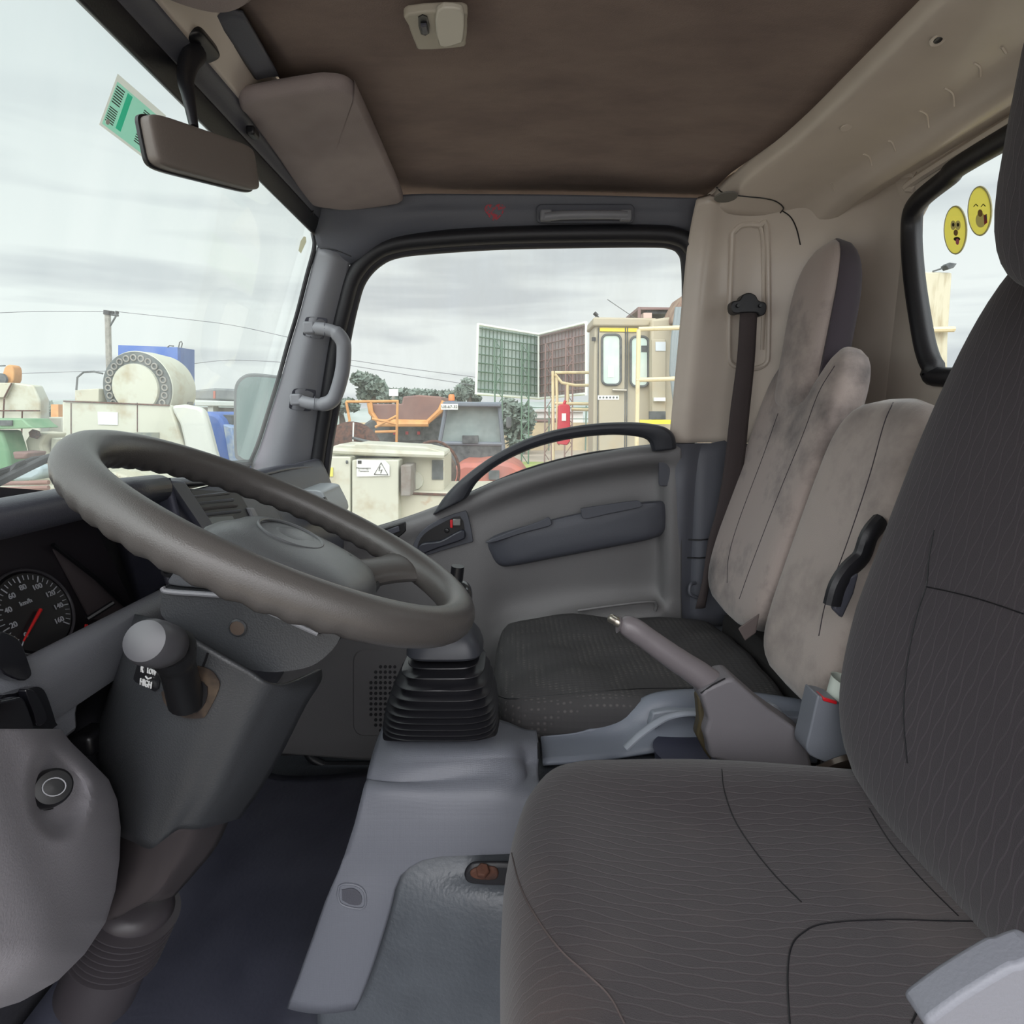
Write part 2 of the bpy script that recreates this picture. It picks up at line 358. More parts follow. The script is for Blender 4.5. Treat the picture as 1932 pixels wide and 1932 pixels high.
# rear wall with its window opening
def RW(y, z): return C(.70-max(0, z+.1)*.03-.05*max(0, (z-.30)/.1)**2, y, z)
outer = [(-.14, -.87), (1.165, -.87), (1.165, -.12), (1.157, .0), (1.15, .1), (1.143, .2), (1.136, .3), (1.12, .35), (1.10, .40), (-.14, .40)]
def RWp(px, py):
    d = ray(px, py); t = .69/d.x
    for _ in range(6): t = (.70-max(0, d.z*t+.1)*.03)/d.x
    return (d.y*t, d.z*t)
win = [RWp(*q) for q in ((1885, 286), (1810, 336), (1752, 378), (1730, 408), (1724, 450), (1730, 530), (1742, 610), (1752, 660), (1766, 692), (1795, 712))]
zt_, zb_ = win[0][1], win[-1][1]
win += [(.6, zb_-.01), (.1, zb_-.01), (.0, zb_), (-.03, .05), (-.03, .25), (.0, .31), (.1, zt_+.002), (.5, zt_+.002)]
winY = {}
bmw = holed([RW(*p) for p in outer], [RW(*p) for p in win], (.015, 0, 0))
struct('wall_rear', bmw, paint, flat=False)
wl = [RW(*p) for p in sp2(win, 6)]
w3 = struct('window_3', MB().prism([p+Vector((.012, 0, 0)) for p in wl], (.004, 0, 0)), glass('rear_glass', film=.02))
ob = obj('rubber_seal', MB().tube([p-Vector((.004, 0, 0)) for p in wl], .016, 10, closed=True, up=(1, 0, 0)), rubber, w3, label='black rubber seal')
# pressed folds on the rear wall above the window
for k, (z0, hh) in enumerate(((.376, .008), (.392, .007))):
    struct('trim_%d' % (8+k), MB().tube(spl([RW(1.08-.02*k, z0-.012), RW(1.04, z0), RW(.5, z0+.006), RW(-.1, z0+.006)], 8), hh, 8, up=(1, 0, 0)), paint)
# roof rear cross member: profile swept over the cab
def corn(y):
    t = max(0, (y-.95)/.33); b = .055*t*t
    pr = [(.432-b, .436), (.438-b, .418), (.452-b, .408), (.50-b*.7, .402), (.555-b*.4, .398), (.575-b*.3, .390), (.59-b*.2, .376), (.612-b*.1, .372), (.625, .380), (.66, .385)]
    return [C(x, y, z-.03*max(0, (y-1.1)/.18)**2) for x, z in pr]
rows = [corn(-.12+i*(1.285+.12)/18) for i in range(19)]
cm = struct('trim_1', MB().patch(rows, 3, 2), paint, solid=.006, soff=1)
# small slots and a screw hole in that member
h = thing('screw_hole', Pt(1770, 75, .8), 'small dark screw hole in the beige roof cross member', 'hole')
for q, r in (((1770, 75), .0045),):
    p = drape(cm, [(q[0], q[1]), (q[0]+2, q[1])], 1, .0006)
    if p: obj('hole', MB().lathe([(r, 0), (r*.9, .001), (.0002, .0005)], p[0], (0, -.3, -1), 16), black, h); obj('ring', MB().lathe([(r*1.9, 0), (r*1.7, .0012), (r*1.0, .0004)], p[0], (0, -.3, -1), 20, caps=False), paint, h)
h = thing('trim_cap', Pt(1595, 240, .95), 'flush round beige cap in the roof cross member', 'cap')
p = drape(cm, [(1597, 240), (1600, 240)], 1, .0006)
if p: obj('disc', MB().lathe([(.008, 0), (.0075, .0012), (.0002, .0014)], p[0], (0, -.2, -1), 20), paint, h)
mk = thing('pressed_marks', Pt(1700, 250, .9), 'row of small pressed arcs along the rear edge of the beige roof member', 'marks')
for q in ([(1676, 265), (1683, 268), (1690, 285)], [(1630, 290), (1640, 296), (1645, 312)], [(1735, 208), (1748, 216), (1752, 240)], [(1782, 165), (1797, 176), (1800, 200)], [(1838, 118), (1848, 126), (1850, 144)], [(1568, 345), (1575, 360)], [(1890, 88), (1898, 100)]):
    dd = drape(cm, q, 5, .0002)
    if len(dd) > 3: obj('arc', MB().tube(dd, .0016, 6), paint, mk)
# passenger roof-side corner piece with seam and grey plug
rowsC = [[Pt(1330, 374, 1.285), Pt(1352, 352, 1.262), Pt(1385, 330, 1.235)],
         [Pt(1326, 384, 1.29), Pt(1400, 372, 1.285), Pt(1460, 378, 1.27)],
         [Pt(1330, 400, 1.30), Pt(1405, 392, 1.303), Pt(1470, 400, 1.295)],
         [Pt(1318, 424, 1.312), Pt(1400, 420, 1.318), Pt(1500, 440, 1.29)]]
cp = struct('trim_2', MB().patch(rowsC, 5, 5), paint, solid=.006, soff=1)
p = drapes((cp, cm), [(1370, 371), (1372, 371)], 1, .0015)
pl = thing('round_plug', p[0] if p else pp, 'flat round grey plug in the beige corner above the seat belt', 'plug')
obj('disc', MB().lathe([(.0215, 0), (.020, .002), (.0002, .0025)], (p[0] if p else pp)+ray(1370, 370).normalized()*-.012, (0, -.12, -1), 28), mat('plug_grey', (112, 110, 104), .6), pl)
# seam lines as thin grooves filled dark
for nm, pix, lab in (('trim_3', [(1352, 353), (1365, 364), (1400, 370), (1440, 374), (1464, 380), (1478, 392), (1472, 402)], ''), ('trim_4', [(1475, 397), (1492, 410), (1503, 432), (1510, 462)], '')):
    dd = drapes((cp, cm, side), pix, 5, .0008)
    if len(dd) > 4: struct(nm, MB().tube(dd, .0012, 6), black)

struct('roof', MB().box(C(.16, .60, .485), (1.20, 1.56, .03)), paint, bevel=.01)
struct('trim_15', MB().box(C(.30, 1.415, .435), (.90, .05, .07)), paint)
# windshield: glass, gasket and header
def WS(y, z, off=0): return C(wsX(y, z)+off, y, z)
gl = []
for i in range(13):
    z = -.20+.575*i/12; gl.append([WS(-.1+1.42*j/16, z) for j in range(17)])
w1 = struct('window_1', MB().grid(gl), glass('windshield_glass', (.955, .985, .975), .05), solid=.004)
HP0 = [(-.367, .345), (-.363, .354), (-.360, .362), (-.3585, .370), (-.3575, .373), (-.354, .385), (-.346, .395), (-.335, .408), (-.322, .418), (-.306, .427)]
def hp(y):   # header section: from the glass up and back to the headliner
    return [(x-.022*(y-.6)/.645*(1-i/9), z) for i, (x, z) in enumerate(HP0)]
def hsec(a, b, y0=-.12, y1=1.29, drop=0):
    return [[C(x, y, z) for x, z in hp(y)[a:b]] for y in [y0+(y1-y0)*i/14 for i in range(15)]]
struct('trim_5', MB().patch(hsec(0, 4), 3, 1), rubber, solid=.008, soff=1)
struct('trim_6', MB().patch(hsec(3, 7), 3, 1), trimd, solid=.008, soff=1)
struct('trim_7', MB().patch(hsec(6, 10, y1=1.25), 3, 1), paint, solid=.008, soff=1)
# A pillar cover and the corner piece above it
pil = [[(598, 466, 1.287), (630, 474, 1.28), (662, 487, 1.302)], [(584, 520, 1.295), (616, 528, 1.285), (652, 540, 1.315)], [(566, 590, 1.305), (596, 600, 1.295), (634, 612, 1.33)], [(548, 650, 1.315), (580, 660, 1.305), (622, 672, 1.345)],
       [(530, 715, 1.325), (566, 724, 1.315), (612, 735, 1.36)], [(510, 780, 1.335), (552, 790, 1.325), (602, 800, 1.375)], [(490, 842, 1.345), (536, 852, 1.335), (592, 862, 1.385)], [(468, 893, 1.35), (520, 912, 1.34), (578, 922, 1.395)], [(460, 930, 1.36), (515, 960, 1.35), (575, 985, 1.40)]]
pa = thing('pillar_cover', Pt(520, 960, 1.36), 'smooth grey plastic cover of the windshield pillar', 'pillar trim')
pillar = obj('cover', MB().patch([[Pt(*q) for q in r] for r in pil], 6, 4), trimg, pa, solid=.006, soff=1)
dl = drape(pillar, [(597, 467), (620, 472), (640, 480), (661, 487)], 4, .0004)
edge = [Pt(a-5, b, y) for a, b, y in [r[0] for r in pil]]
obj('edge_gasket', MB().tube(spl([Pt(590, 440, 1.285)]+edge, 5), .0045, 8), rubber, pa, label='thin black gasket along the glass')
for nm, q in (('upper', [(577, 603), (583, 598), (612, 600), (618, 606), (612, 634), (606, 640), (578, 634), (573, 628)]), ('lower', [(553, 738), (560, 733), (590, 735), (596, 741), (588, 770), (582, 776), (552, 772), (547, 765)])):
    dd = drape(pillar, q+q[:1], 3, .0003)
    obj('handle_recess', MB().prism(dd[:-1], (-.001, -.002, 0)), dashd, pa, bevel=.0015, label='dark recess around a handle foot')
pg = thing('pillar_grab_handle', Pt(605, 690, 1.30), 'grey curved grab handle bolted to the windshield pillar', 'grab handle')
hp_ = spl([Pt(590, 619, 1.275), Pt(612, 621, 1.262), Pt(634, 628, 1.258), Pt(647, 645, 1.26), Pt(649, 665, 1.265), Pt(646, 700, 1.275), Pt(636, 738, 1.285), Pt(626, 756, 1.288), Pt(608, 763, 1.29), Pt(585, 761, 1.295), Pt(564, 755, 1.303)], 6)
obj('grip', MB().tube(hp_, [.0125]*12+[.0148]*37+[.0125]*12, 16), trimg, pg)
for q, Y in (((585, 619), 1.27), ((560, 754), 1.30)):
    obj('foot_cap', MB().box(Pt(*q, Y), (.024, .022, .024)), trimg, pg, bevel=.004)
for q, q2, Y in (((612, 607), (612, 634), 1.2485), ((594, 748), (592, 775), 1.276)): obj('joint_line', MB().tube([Pt(*q, Y+.004), Pt((q[0]+q2[0])/2, (q[1]+q2[1])/2, Y), Pt(*q2, Y+.004)], .0007, 5), dashd, pg)
hd = thing('door_header_trim', Pt(1000, 400, 1.31), 'dark grey moulded rail above the passenger window', 'roof rail')
hr = [[(562, 378, 1.235), (640, 392, 1.24), (750, 368, 1.262), (900, 366, 1.28), (1100, 368, 1.285), (1250, 372, 1.285), (1338, 374, 1.282)],
      [(575, 400, 1.25), (650, 412, 1.252), (760, 388, 1.268), (900, 384, 1.284), (1100, 386, 1.29), (1250, 390, 1.29), (1336, 390, 1.288)],
      [(590, 430, 1.265), (655, 436, 1.266), (770, 410, 1.272), (900, 404, 1.286), (1100, 404, 1.292), (1250, 406, 1.292), (1325, 404, 1.292)],
      [(598, 462, 1.280), (662, 480, 1.285), (740, 446, 1.288), (880, 432, 1.298), (1100, 428, 1.302), (1250, 428, 1.302), (1316, 430, 1.302)],
      [(604, 480, 1.31), (668, 500, 1.31), (760, 462, 1.32), (880, 446, 1.32), (1100, 440, 1.32), (1250, 440, 1.32), (1322, 450, 1.32)]]
hdr = obj('rail', MB().patch([[Pt(*q) for q in r] for r in hr], 5, 4), trimd, hd, solid=.006, soff=1)
seamp = drape(hdr, [(598, 468), (630, 471), (663, 484)], 5, .0008)
if len(seamp) > 3: obj('seam', MB().tube(seamp, .001, 6), black, hd)
# folded ceiling grab handle in its recess
gh = thing('ceiling_grab_handle', Pt(1105, 405, 1.27), 'grey folding grab handle set in a shallow recess of the roof rail', 'grab handle')
obj('recess', slab(rrect(1012, 384, 1198, 420, 10), 1.278, .01), trimd, gh, bevel=.003)
obj('grip', MB().tube([Pt(1028, 409, 1.262), Pt(1060, 406, 1.258), Pt(1105, 405, 1.257), Pt(1150, 405, 1.258), Pt(1182, 406, 1.262)], .0085, 12, flat=1.0), trimg, gh)
for a in (1030, 1180): obj('hinge_block', MB().box(Pt(a, 407, 1.265), (.022, .018, .020)), trimg, gh, bevel=.003)
# red scratched heart sticker
st = thing('heart_sticker', Pt(933, 400, 1.28), 'small scratched red heart sticker on the roof rail', 'sticker')
hpx = [(933, 390), (940, 385), (950, 387), (954, 394), (948, 404), (934, 417), (922, 409), (914, 398), (917, 388), (926, 386)]
dd = drape(hdr, hpx+hpx[:1], 3, .0006)
n_, b_ = None, None
mred = mat('sticker_red', (170, 34, 52), .5, var=1, vscale=180, var_col=(86, 84, 92), edge=(.45, .52))
obj('film', MB().prism(dd[:-1], (0, -.0006, 0)), mred, st)

# passenger window: seal, frame, glass
seal = [(582, 1010), (592, 930), (603, 840), (620, 740), (636, 640), (652, 570), (668, 520), (700, 482), (745, 461), (830, 451), (950, 444), (1100, 441), (1230, 441), (1275, 446), (1300, 462), (1312, 498), (1314, 600), (1308, 720), (1296, 838), (1288, 900), (1286, 1010), (1284, 1160)]
sl = spl([PD(a, b, .012) for a, b in seal], 6)
d1 = struct('door_1', MB().tube(sl, .017, 14), rubber)
sl2 = spl([PD(a+dx, b+dy, .0) for (a, b), (dx, dy) in zip(seal[:19], [(16, 0)]*5+[(14, 4), (13, 8), (10, 12), (6, 14), (4, 15), (2, 15), (0, 15), (-4, 14), (-10, 12), (-14, 8), (-16, 3), (-17, 0), (-17, 0), (-17, 0)])], 6)
obj('inner_seal', MB().tube(sl2, .0125, 12), mat('seal_dark', (40, 40, 46), .55), d1)
glo = [(575, 1060), (600, 900), (650, 560), (690, 470), (900, 440), (1250, 440), (1310, 470), (1305, 700), (1290, 870), (1000, 910), (800, 1000)]
w2 = struct('window_2', MB().prism([PD(a, b, -.012) for a, b in glo], (0, .004, 0)), glass('door_glass', (.97, .985, .98), .07))
# felt channel post at the front bottom of the window
struct('trim_10', MB().tube([PD(598, 985, .01), PD(601, 925, .012), PD(604, 888, .012)], .006, 8), trimd)

# ---------------------------------------------------------------- passenger door panel
cx = [505, 690, 800, 890, 960, 1060, 1160, 1235, 1262, 1284]
sillx = [(560, 1040), (700, 1003), (815, 966), (880, 938), (990, 891), (1100, 862), (1200, 849), (1285, 838)]
def interp(tab, x):
    for (a, b), (c, d) in zip(tab, tab[1:]):
        if x <= c: return b+(d-b)*(x-a)/(c-a)
    return tab[-1][1]
R_ = []
def row(f, offs): R_.append([PD(x, f(x) if callable(f) else f[i], offs[i] if isinstance(offs, (list, tuple)) else offs) for i, x in enumerate(cx)])
row(lambda x: interp(sillx, x)-1, .002)
row(lambda x: interp(sillx, x)+4, .026)
row(lambda x: interp(sillx, x)+20, [.034]*8+[.034, .034])
row(lambda x: interp(sillx, x)+46, [.026, .026, .026, .026, .016, .006, .004, .006, .03, .034])
row([1140, 1100, 1070, 1030, 1000, 965, 950, 940, 942, 940], [.026, .026, .03, .03, .018, .004, .002, .006, .032, .034])
row([1190, 1150, 1130, 1100, 1085, 1060, 1045, 1030, 1026, 1020], [.022, .022, .03, .034, .014, .006, .004, .004, .032, .034])
row([1240, 1200, 1180, 1150, 1130, 1110, 1100, 1090, 1085, 1080], [.02, .02, .03, .036, .010, .006, .004, .004, .032, .034])
row([1300, 1260, 1230, 1200, 1170, 1145, 1132, 1125, 1125, 1120], [.02, .02, .028, .036, .02, .018, .016, .014, .032, .034])
row([1350, 1330, 1310, 1260, 1230, 1200, 1190, 1180, 1180, 1175], [.02, .02, .02, .03, .04, .05, .05, .05, .04, .034])
row([1400, 1395, 1390, 1380, 1350, 1320, 1310, 1300, 1300, 1300], .02)
row([1415, 1430, 1432, 1432, 1432, 1432, 1432, 1432, 1432, 1432], .016)
dp = thing('door_panel', PD(930, 1430, 0), 'dark grey moulded inner panel of the passenger door', 'door panel')
panel = obj('panel', MB().patch(R_, 6, 6), doorm, dp, solid=.008, soff=1)
gasket = drape(panel, [(575, 1335), (580, 1390), (600, 1428), (640, 1440), (720, 1440)], 5, .004)
struct('trim_11', MB().tube(spl([PD(560, 1200, .0), PD(562, 1330, .0), PD(572, 1395, .0), (PD(600, 1438, .0)), PD(700, 1444, .0), PD(1280, 1444, 0)], 6), .011, 10), rubber)
sillrub = [PD(a, b-3, .012) for a, b in sillx]
obj('window_sill_rubber', MB().tube(spl(sillrub, 4), .0045, 8), rubber, dp)
# armrest bulge
arm = [(918, 1022), (945, 1005), (1020, 985), (1100, 966), (1180, 952), (1235, 945), (1256, 950), (1259, 985), (1252, 1005), (1225, 1018), (1140, 1035), (1040, 1054), (965, 1068), (940, 1066), (926, 1048)]
am = thing('armrest', PD(1090, 1060, .02), 'dark long armrest moulding bulging from the passenger door', 'armrest')
a3 = sp2(arm, 3); cxm, cym = 1090, 1008
g = []
for k, (sc_, of) in enumerate(((1.0, .0), (1.0, .022), (.985, .034), (.93, .042), (.75, .046), (.4, .048), (.02, .048))):
    g.append([PD(cxm+(a-cxm)*sc_, cym+(b-cym)*sc_, of) for a, b in a3])
ar = obj('body', MB().grid(g, cu=True, caps=True), doord, am)
for q in ([(919, 1020), (960, 1003), (1020, 982), (1034, 975), (1040, 983), (1036, 992), (990, 1004), (940, 1020), (922, 1024)], [(1096, 962), (1100, 958), (1160, 949), (1200, 944), (1208, 948), (1207, 956), (1150, 968), (1110, 977), (1098, 975)]):
    pts = [PD(a, b, .047) for a, b in sp2(q, 3)]
    obj('pull_lip', MB().prism(pts, (0, -.006, 0)), doord, am, bevel=.003)
# big arched grab bar over the sill
ga = thing('door_grab_bar', PD(1040, 900, .03), 'large arched black grab bar across the passenger window sill', 'grab handle')
outr = sp2([(812, 976), (846, 927), (900, 880), (960, 843), (1030, 815), (1110, 800), (1190, 796), (1248, 803), (1272, 820), (1277, 848)], 5, False)
inr = sp2([(882, 940), (905, 905), (950, 872), (1010, 845), (1080, 828), (1150, 821), (1200, 824), (1222, 832), (1230, 853)], 5, False)[::-1]
no, ni = len(outr), len(inr)
def samp(L_, t):
    k = t*(len(L_)-1); i = min(int(k), len(L_)-2); f = k-i; return (L_[i][0]*(1-f)+L_[i+1][0]*f, L_[i][1]*(1-f)+L_[i+1][1]*f)
inn = inr[::-1]; rings = []
for i in range(61):
    t = i/60; a = samp(outr, t); b = samp(inn, t); ring = []
    for (k, of) in ((0, .03), (0, .055), (.12, .066), (.5, .070), (.88, .066), (1, .055), (1, .03), (.5, .024)):
        ring.append(PD(a[0]+(b[0]-a[0])*k, a[1]+(b[1]-a[1])*k, of))
    rings.append(ring)
obj('bar', MB().grid(rings, cu=True, caps=True), mat('grab_bar_plastic', (48, 50, 56), .45, bump=.2, bscale=700), ga, sub=1)
# inner door handle in its bezel
dh = thing('inner_door_handle', PD(835, 1040, .03), 'black inner door release lever with red and chrome lock in a dark bezel', 'door handle')
bz = [(779, 1040), (783, 1020), (798, 1000), (825, 982), (872, 965), (882, 970), (892, 1018), (885, 1024), (830, 1040), (790, 1052)]
obj('bezel', MB().prism([PD(a, b, .045) for a, b in sp2(bz, 3)], (0, .02, 0)), doord, dh, bevel=.003)
bi = [(788, 1030), (800, 1008), (828, 990), (868, 974), (877, 1010), (868, 1018), (825, 1032), (795, 1042)]
obj('recess', MB().prism([PD(a, b, .046) for a, b in sp2(bi, 3)], (0, .008, 0)), black, dh)
lv = [(786, 1043), (795, 1026), (830, 1021), (858, 1006), (874, 1000), (878, 1012), (870, 1020), (828, 1034), (796, 1046)]
obj('lever', MB().prism([PD(a, b, .056) for a, b in sp2(lv, 3)], (0, .012, 0)), mat('lever_plastic', (44, 46, 56), .4), dh, bevel=.003)
obj('lock_button', MB().box(PD(862, 985, .052), (.018, .012, .016)), mat('lock_grey', (120, 120, 118), .3, metal=.4), dh, bevel=.002, label='grey lock button')
obj('lock_mark', MB().box(PD(852, 988, .051), (.006, .010, .018)), redm, dh, bevel=.001, label='red lock mark')
obj('screw', MB().lathe([(.006, 0), (.005, .004), (.001, .005)], PD(843, 1001, .047), (0, -1, 0), 14), black, dh)
# window crank switch plate in front of it
sw = thing('window_switch', PD(742, 1005, .03), 'small black window switch recess ahead of the door handle', 'switch')
obj('plate', MB().prism([PD(a, b, .044) for a, b in ((712, 1003), (735, 993), (764, 985), (766, 1002), (750, 1016), (728, 1020))], (0, .015, 0)), black, sw, bevel=.002)
obj('rocker', MB().prism([PD(a, b, .049) for a, b in ((728, 1001), (752, 992), (755, 1003), (733, 1011))], (0, .01, 0)), dashd, sw, bevel=.002)
# blank cover at the top rear of the panel, seam groove and map pocket lip
bc = thing('blank_cover', PD(1255, 890, .034), 'small rounded rectangular blank cover at the rear top of the door panel', 'cover')
obj('cover', MB().prism([PD(a, b, .037) for a, b in rrect(1243, 865, 1267, 917, 5)], (0, .004, 0)), doord, bc, bevel=.0012)
mpk = thing('door_map_pocket', PD(1170, 1160, .03), 'shallow map pocket lip at the bottom of the door above the seat', 'door pocket')
obj('lip', MB().tube(spl([PD(1090, 1152, .05), PD(1160, 1142, .055), (PD(1225, 1135, .055)), PD(1238, 1140, .052), PD(1236, 1152, .05)], 6), .004, 8), doorm, mpk)
# speaker grille low in the door
sg = thing('speaker_grille', PD(700, 1390, .02), 'perforated speaker cover low at the front of the passenger door', 'speaker')
obj('cover', MB().prism([PD(a, b, .03) for a, b in rrect(665, 1225, 800, 1390, 22)], (0, .012, 0)), doorm, sg, bevel=.004)
hb = MB()
for i in range(7):
    for j in range(13):
        x, y = 700+i*9, 1258+j*10
        if (x-728)**2/34**2+(y-1318)**2/70**2 < 1: hb.lathe([(.0042, 0), (.004, .0012)], PD(x, y, .0305), (0, -1, 0), 8)
o_ = obj('perforation', hb, black, sg); o_['kind'] = 'stuff'

# ---------------------------------------------------------------- B pillar lower trim details
bp = thing('pillar_lower_trim', Pt(1310, 1150, 1.38), 'dark grey lower trim panel behind the passenger door', 'pillar trim')
obj('panel', MB().patch([[Pt(1292, 842, 1.395), Pt(1320, 840, 1.375), Pt(1356, 833, 1.372), Pt(1400, 825, 1.372)], [Pt(1292, 920, 1.395), Pt(1318, 920, 1.37), Pt(1350, 920, 1.368), Pt(1400, 920, 1.37)], [Pt(1292, 1050, 1.395), Pt(1315, 1050, 1.37), Pt(1345, 1050, 1.368), Pt(1400, 1050, 1.37)], [Pt(1292, 1180, 1.395), Pt(1312, 1180, 1.37), Pt(1345, 1180, 1.368), Pt(1400, 1180, 1.37)]], 4, 4), trimd, bp, solid=.006, soff=1)
for yy in (1018, 1052): obj('groove', MB().tube([Pt(1296, yy, 1.376), Pt(1320, yy+1, 1.366), Pt(1350, yy-2, 1.364)], .0018, 6), black, bp)
# ================================================================ things in the cab
# ---- sun visor
sv = thing('sun_visor', C(-.30, 1.03, .39), 'folded-up grey sun visor on the passenger side below the headliner', 'sun visor')
vis = [(-.352, .86), (-.335, .845), (-.25, .838), (-.228, .841), (-.212, .850), (-.204, .868), (-.202, .89), (-.205, 1.20), (-.212, 1.245), (-.235, 1.255), (-.31, 1.255), (-.345, 1.235), (-.372, 1.20), (-.366, 1.1), (-.358, 1.0), (-.352, .88)]
def vz(x, y): return .386+.02*((x+.37)/.17)+.01*(1.25-y)/.4
vp_ = sp2(vis, 4); cxv, cyv = -.28, 1.03; g = []
for k, dz in ((.96, .010), (.985, .008), (1, .003), (1, -.002), (.992, -.006), (.98, -.009), (.96, -.0105), (.93, -.011), (.6, -.011), (.3, -.011), (.01, -.011)):
    g.append([C(cxv+(x-cxv)*k, cyv+(y-cyv)*k, vz(cxv+(x-cxv)*k, cyv+(y-cyv)*k)+dz) for x, y in vp_])
vb = obj('pad', MB().grid(g, cu=True, caps=True), visorm, sv)
obj('clip', MB().box(C(-.352, .90, .375), (.012, .02, .012)), black, sv, bevel=.003)
obj('pivot', MB().tube([C(-.375, 1.21, .372), C(-.385, 1.235, .362), C(-.395, 1.26, .358)], .006, 8), black, sv)
# driver visor, seen only by its rounded corner at the top edge
dv = thing('sun_visor', C(-.30, .55, .39), 'driver-side sun visor, only its rounded corner in view at the top edge', 'sun visor')
vis2 = [(-.360, .30), (-.245, .30), (-.235, .50), (-.236, .61), (-.240, .645), (-.252, .672), (-.275, .690), (-.30, .694), (-.328, .680), (-.348, .655), (-.358, .615), (-.361, .5)]
vq = sp2(vis2, 4); g = []
for k, dz in ((.94, .012), (1, .003), (1, -.001), (.95, -.009), (.05, -.011)):
    g.append([C(-.30+(x+.30)*k, .5+(y-.5)*k, .405+dz) for x, y in vq])
obj('pad', MB().grid(g, cu=True, caps=True), visorm, dv)
# dark slot strip between the visors
ss = thing('header_strip', C(-.28, .74, .415), 'dark recessed strip between the two sun visors', 'trim')
obj('strip', MB().patch([[Pt(404, 25, .735), Pt(428, 15, .73), Pt(458, 20, .735)], [Pt(440, 78, .78), Pt(465, 70, .775), Pt(490, 75, .78)], [Pt(485, 145, .845), Pt(505, 140, .84), Pt(525, 138, .845)]], 4, 4), trimd, ss, solid=.004)
obj('edge', MB().tube([Pt(402, 22, .735), Pt(440, 80, .782), Pt(484, 146, .845)], .003, 6), black, ss)
# ---- rear view mirror
rm = thing('rear_view_mirror', PX(365, 95, -.352), 'dark interior mirror on a curved black stalk, headliner reflection painted on as plain brown-grey', 'mirror')
dirv = (PX(470, 320, -.302)-PX(285, 265, -.345)).normalized()
ce = (PX(470, 320, -.302)+PX(285, 265, -.345))/2
upv = (Vector((0, 0, 1))-dirv*dirv.z).normalized(); nv_ = dirv.cross(upv)
Rm = Matrix((dirv, nv_, upv)).transposed()
Ln = (PX(482, 325, -.302)-PX(271, 262, -.345)).length
obj('housing', MB().blob(ce, (Ln*.88, .022, .046), .25, .3, R=Rm), mat('mirror_painted_reflection', (112, 104, 98), .45, bump=.1, bscale=600), rm)  # brown-grey colour stands in for the headliner reflected in the mirror glass
obj('rim', MB().blob(ce-nv_*.006, (Ln*.88+.004, .007, .049), .25, .3, R=Rm), black, rm)
stem = [PX(368, 100, -.350), PX(356, 120, -.348), PX(350, 150, -.342), PX(356, 185, -.332), PX(366, 240, -.325)]
obj('stalk', MB().tube(spl(stem, 5), [.012-.0075*i/20 for i in range(21)], 12), rubber, rm)
bp_ = PX(367, 88, -.352)
obj('mount', MB().blob(bp_, (.040, .052, .014), .4, .4, R=Matrix.Rotation(math.radians(-20), 3, 'Y')), black, rm)
obj('screw', MB().lathe([(.004, 0), (.003, .002), (.0005, .0025)], bp_+Vector((0, -.008, -.006)), (.1, -.3, -1), 12), steel, rm)
# ---- interior lamp
lp = thing('dome_lamp', Pt(825, 35, .72), 'beige rectangular dome lamp with a black rocker switch on the headliner', 'lamp')
lz = .425
def lpz(px, py, z): return PZ(px, py, z)
Lq = [(768, 8), (872, 2), (881, 22), (879, 62), (870, 72), (795, 77), (784, 68), (770, 30)]
P_ = [lpz(a, b, lz) for a, b in sp2(Lq, 3)]
obj('housing', MB().prism(P_, (0, 0, -.010)), mat('lamp_beige', (176, 170, 156), .45), lp, bevel=.004, bseg=3)
Lq = [(824, 8), (868, 5), (876, 22), (874, 62), (866, 70), (828, 74)]
obj('lens', MB().prism([lpz(a, b, lz-.009) for a, b in sp2(Lq, 3)], (0, 0, -.007)), mat('lamp_lens', (196, 192, 180), .3, coat=.5), lp, bevel=.004)
obj('switch_recess', MB().prism([lpz(a, b, lz-.0095) for a, b in sp2([(789, 30), (806, 29), (810, 60), (794, 62)], 2)], (0, 0, -.0015)), black, lp)
obj('rocker', MB().prism([lpz(a, b, lz-.010) for a, b in ((793, 42), (805, 41), (808, 57), (796, 58))], (0, 0, -.004)), dashd, lp, bevel=.001)
# ---- papers on the windshield
paper = None
def wsheet(name, pix, m, parent, off=.001, th=.0006):
    pts = [PWS(a, b, off) for a, b in pix]; n = (pts[1]-pts[0]).cross(pts[2]-pts[0]).normalized()
    return obj(name, MB().prism(pts, n*th), m, parent, flat=True)
gc = thing('permit_card', PWS(250, 222, .01), 'green and white printed permit card stuck on the windshield behind the mirror', 'card')
Q = [(222, 139), (313, 218), (284, 308), (187, 235)]
def qd(u, v):
    a, b, c, d = [Vector(q) for q in Q]; t = a.lerp(b, u); e = d.lerp(c, u); r = t.lerp(e, v); return (r.x, r.y)
def wface(name, pix, m, parent, off):
    b = bmesh.new(); b.faces.new([b.verts.new(PWS(a, c, off)) for a, c in pix]); return obj(name, b, m, parent, flat=True)
wface('card', [qd(.04, .12), qd(.96, .12), qd(.96, .95), qd(.04, .95)], papermat('card_green', (150, 204, 180)), gc, .004)
for q in (((0, 0), (1, 0), (1, .12), (0, .12)), ((0, .95), (1, .95), (1, 1), (0, 1)), ((0, .12), (.04, .12), (.04, .95), (0, .95)), ((.96, .12), (1, .12), (1, .95), (.96, .95))):
    wface('margin', [qd(*p) for p in q], papermat('card_white', (206, 206, 196)), gc, .004)
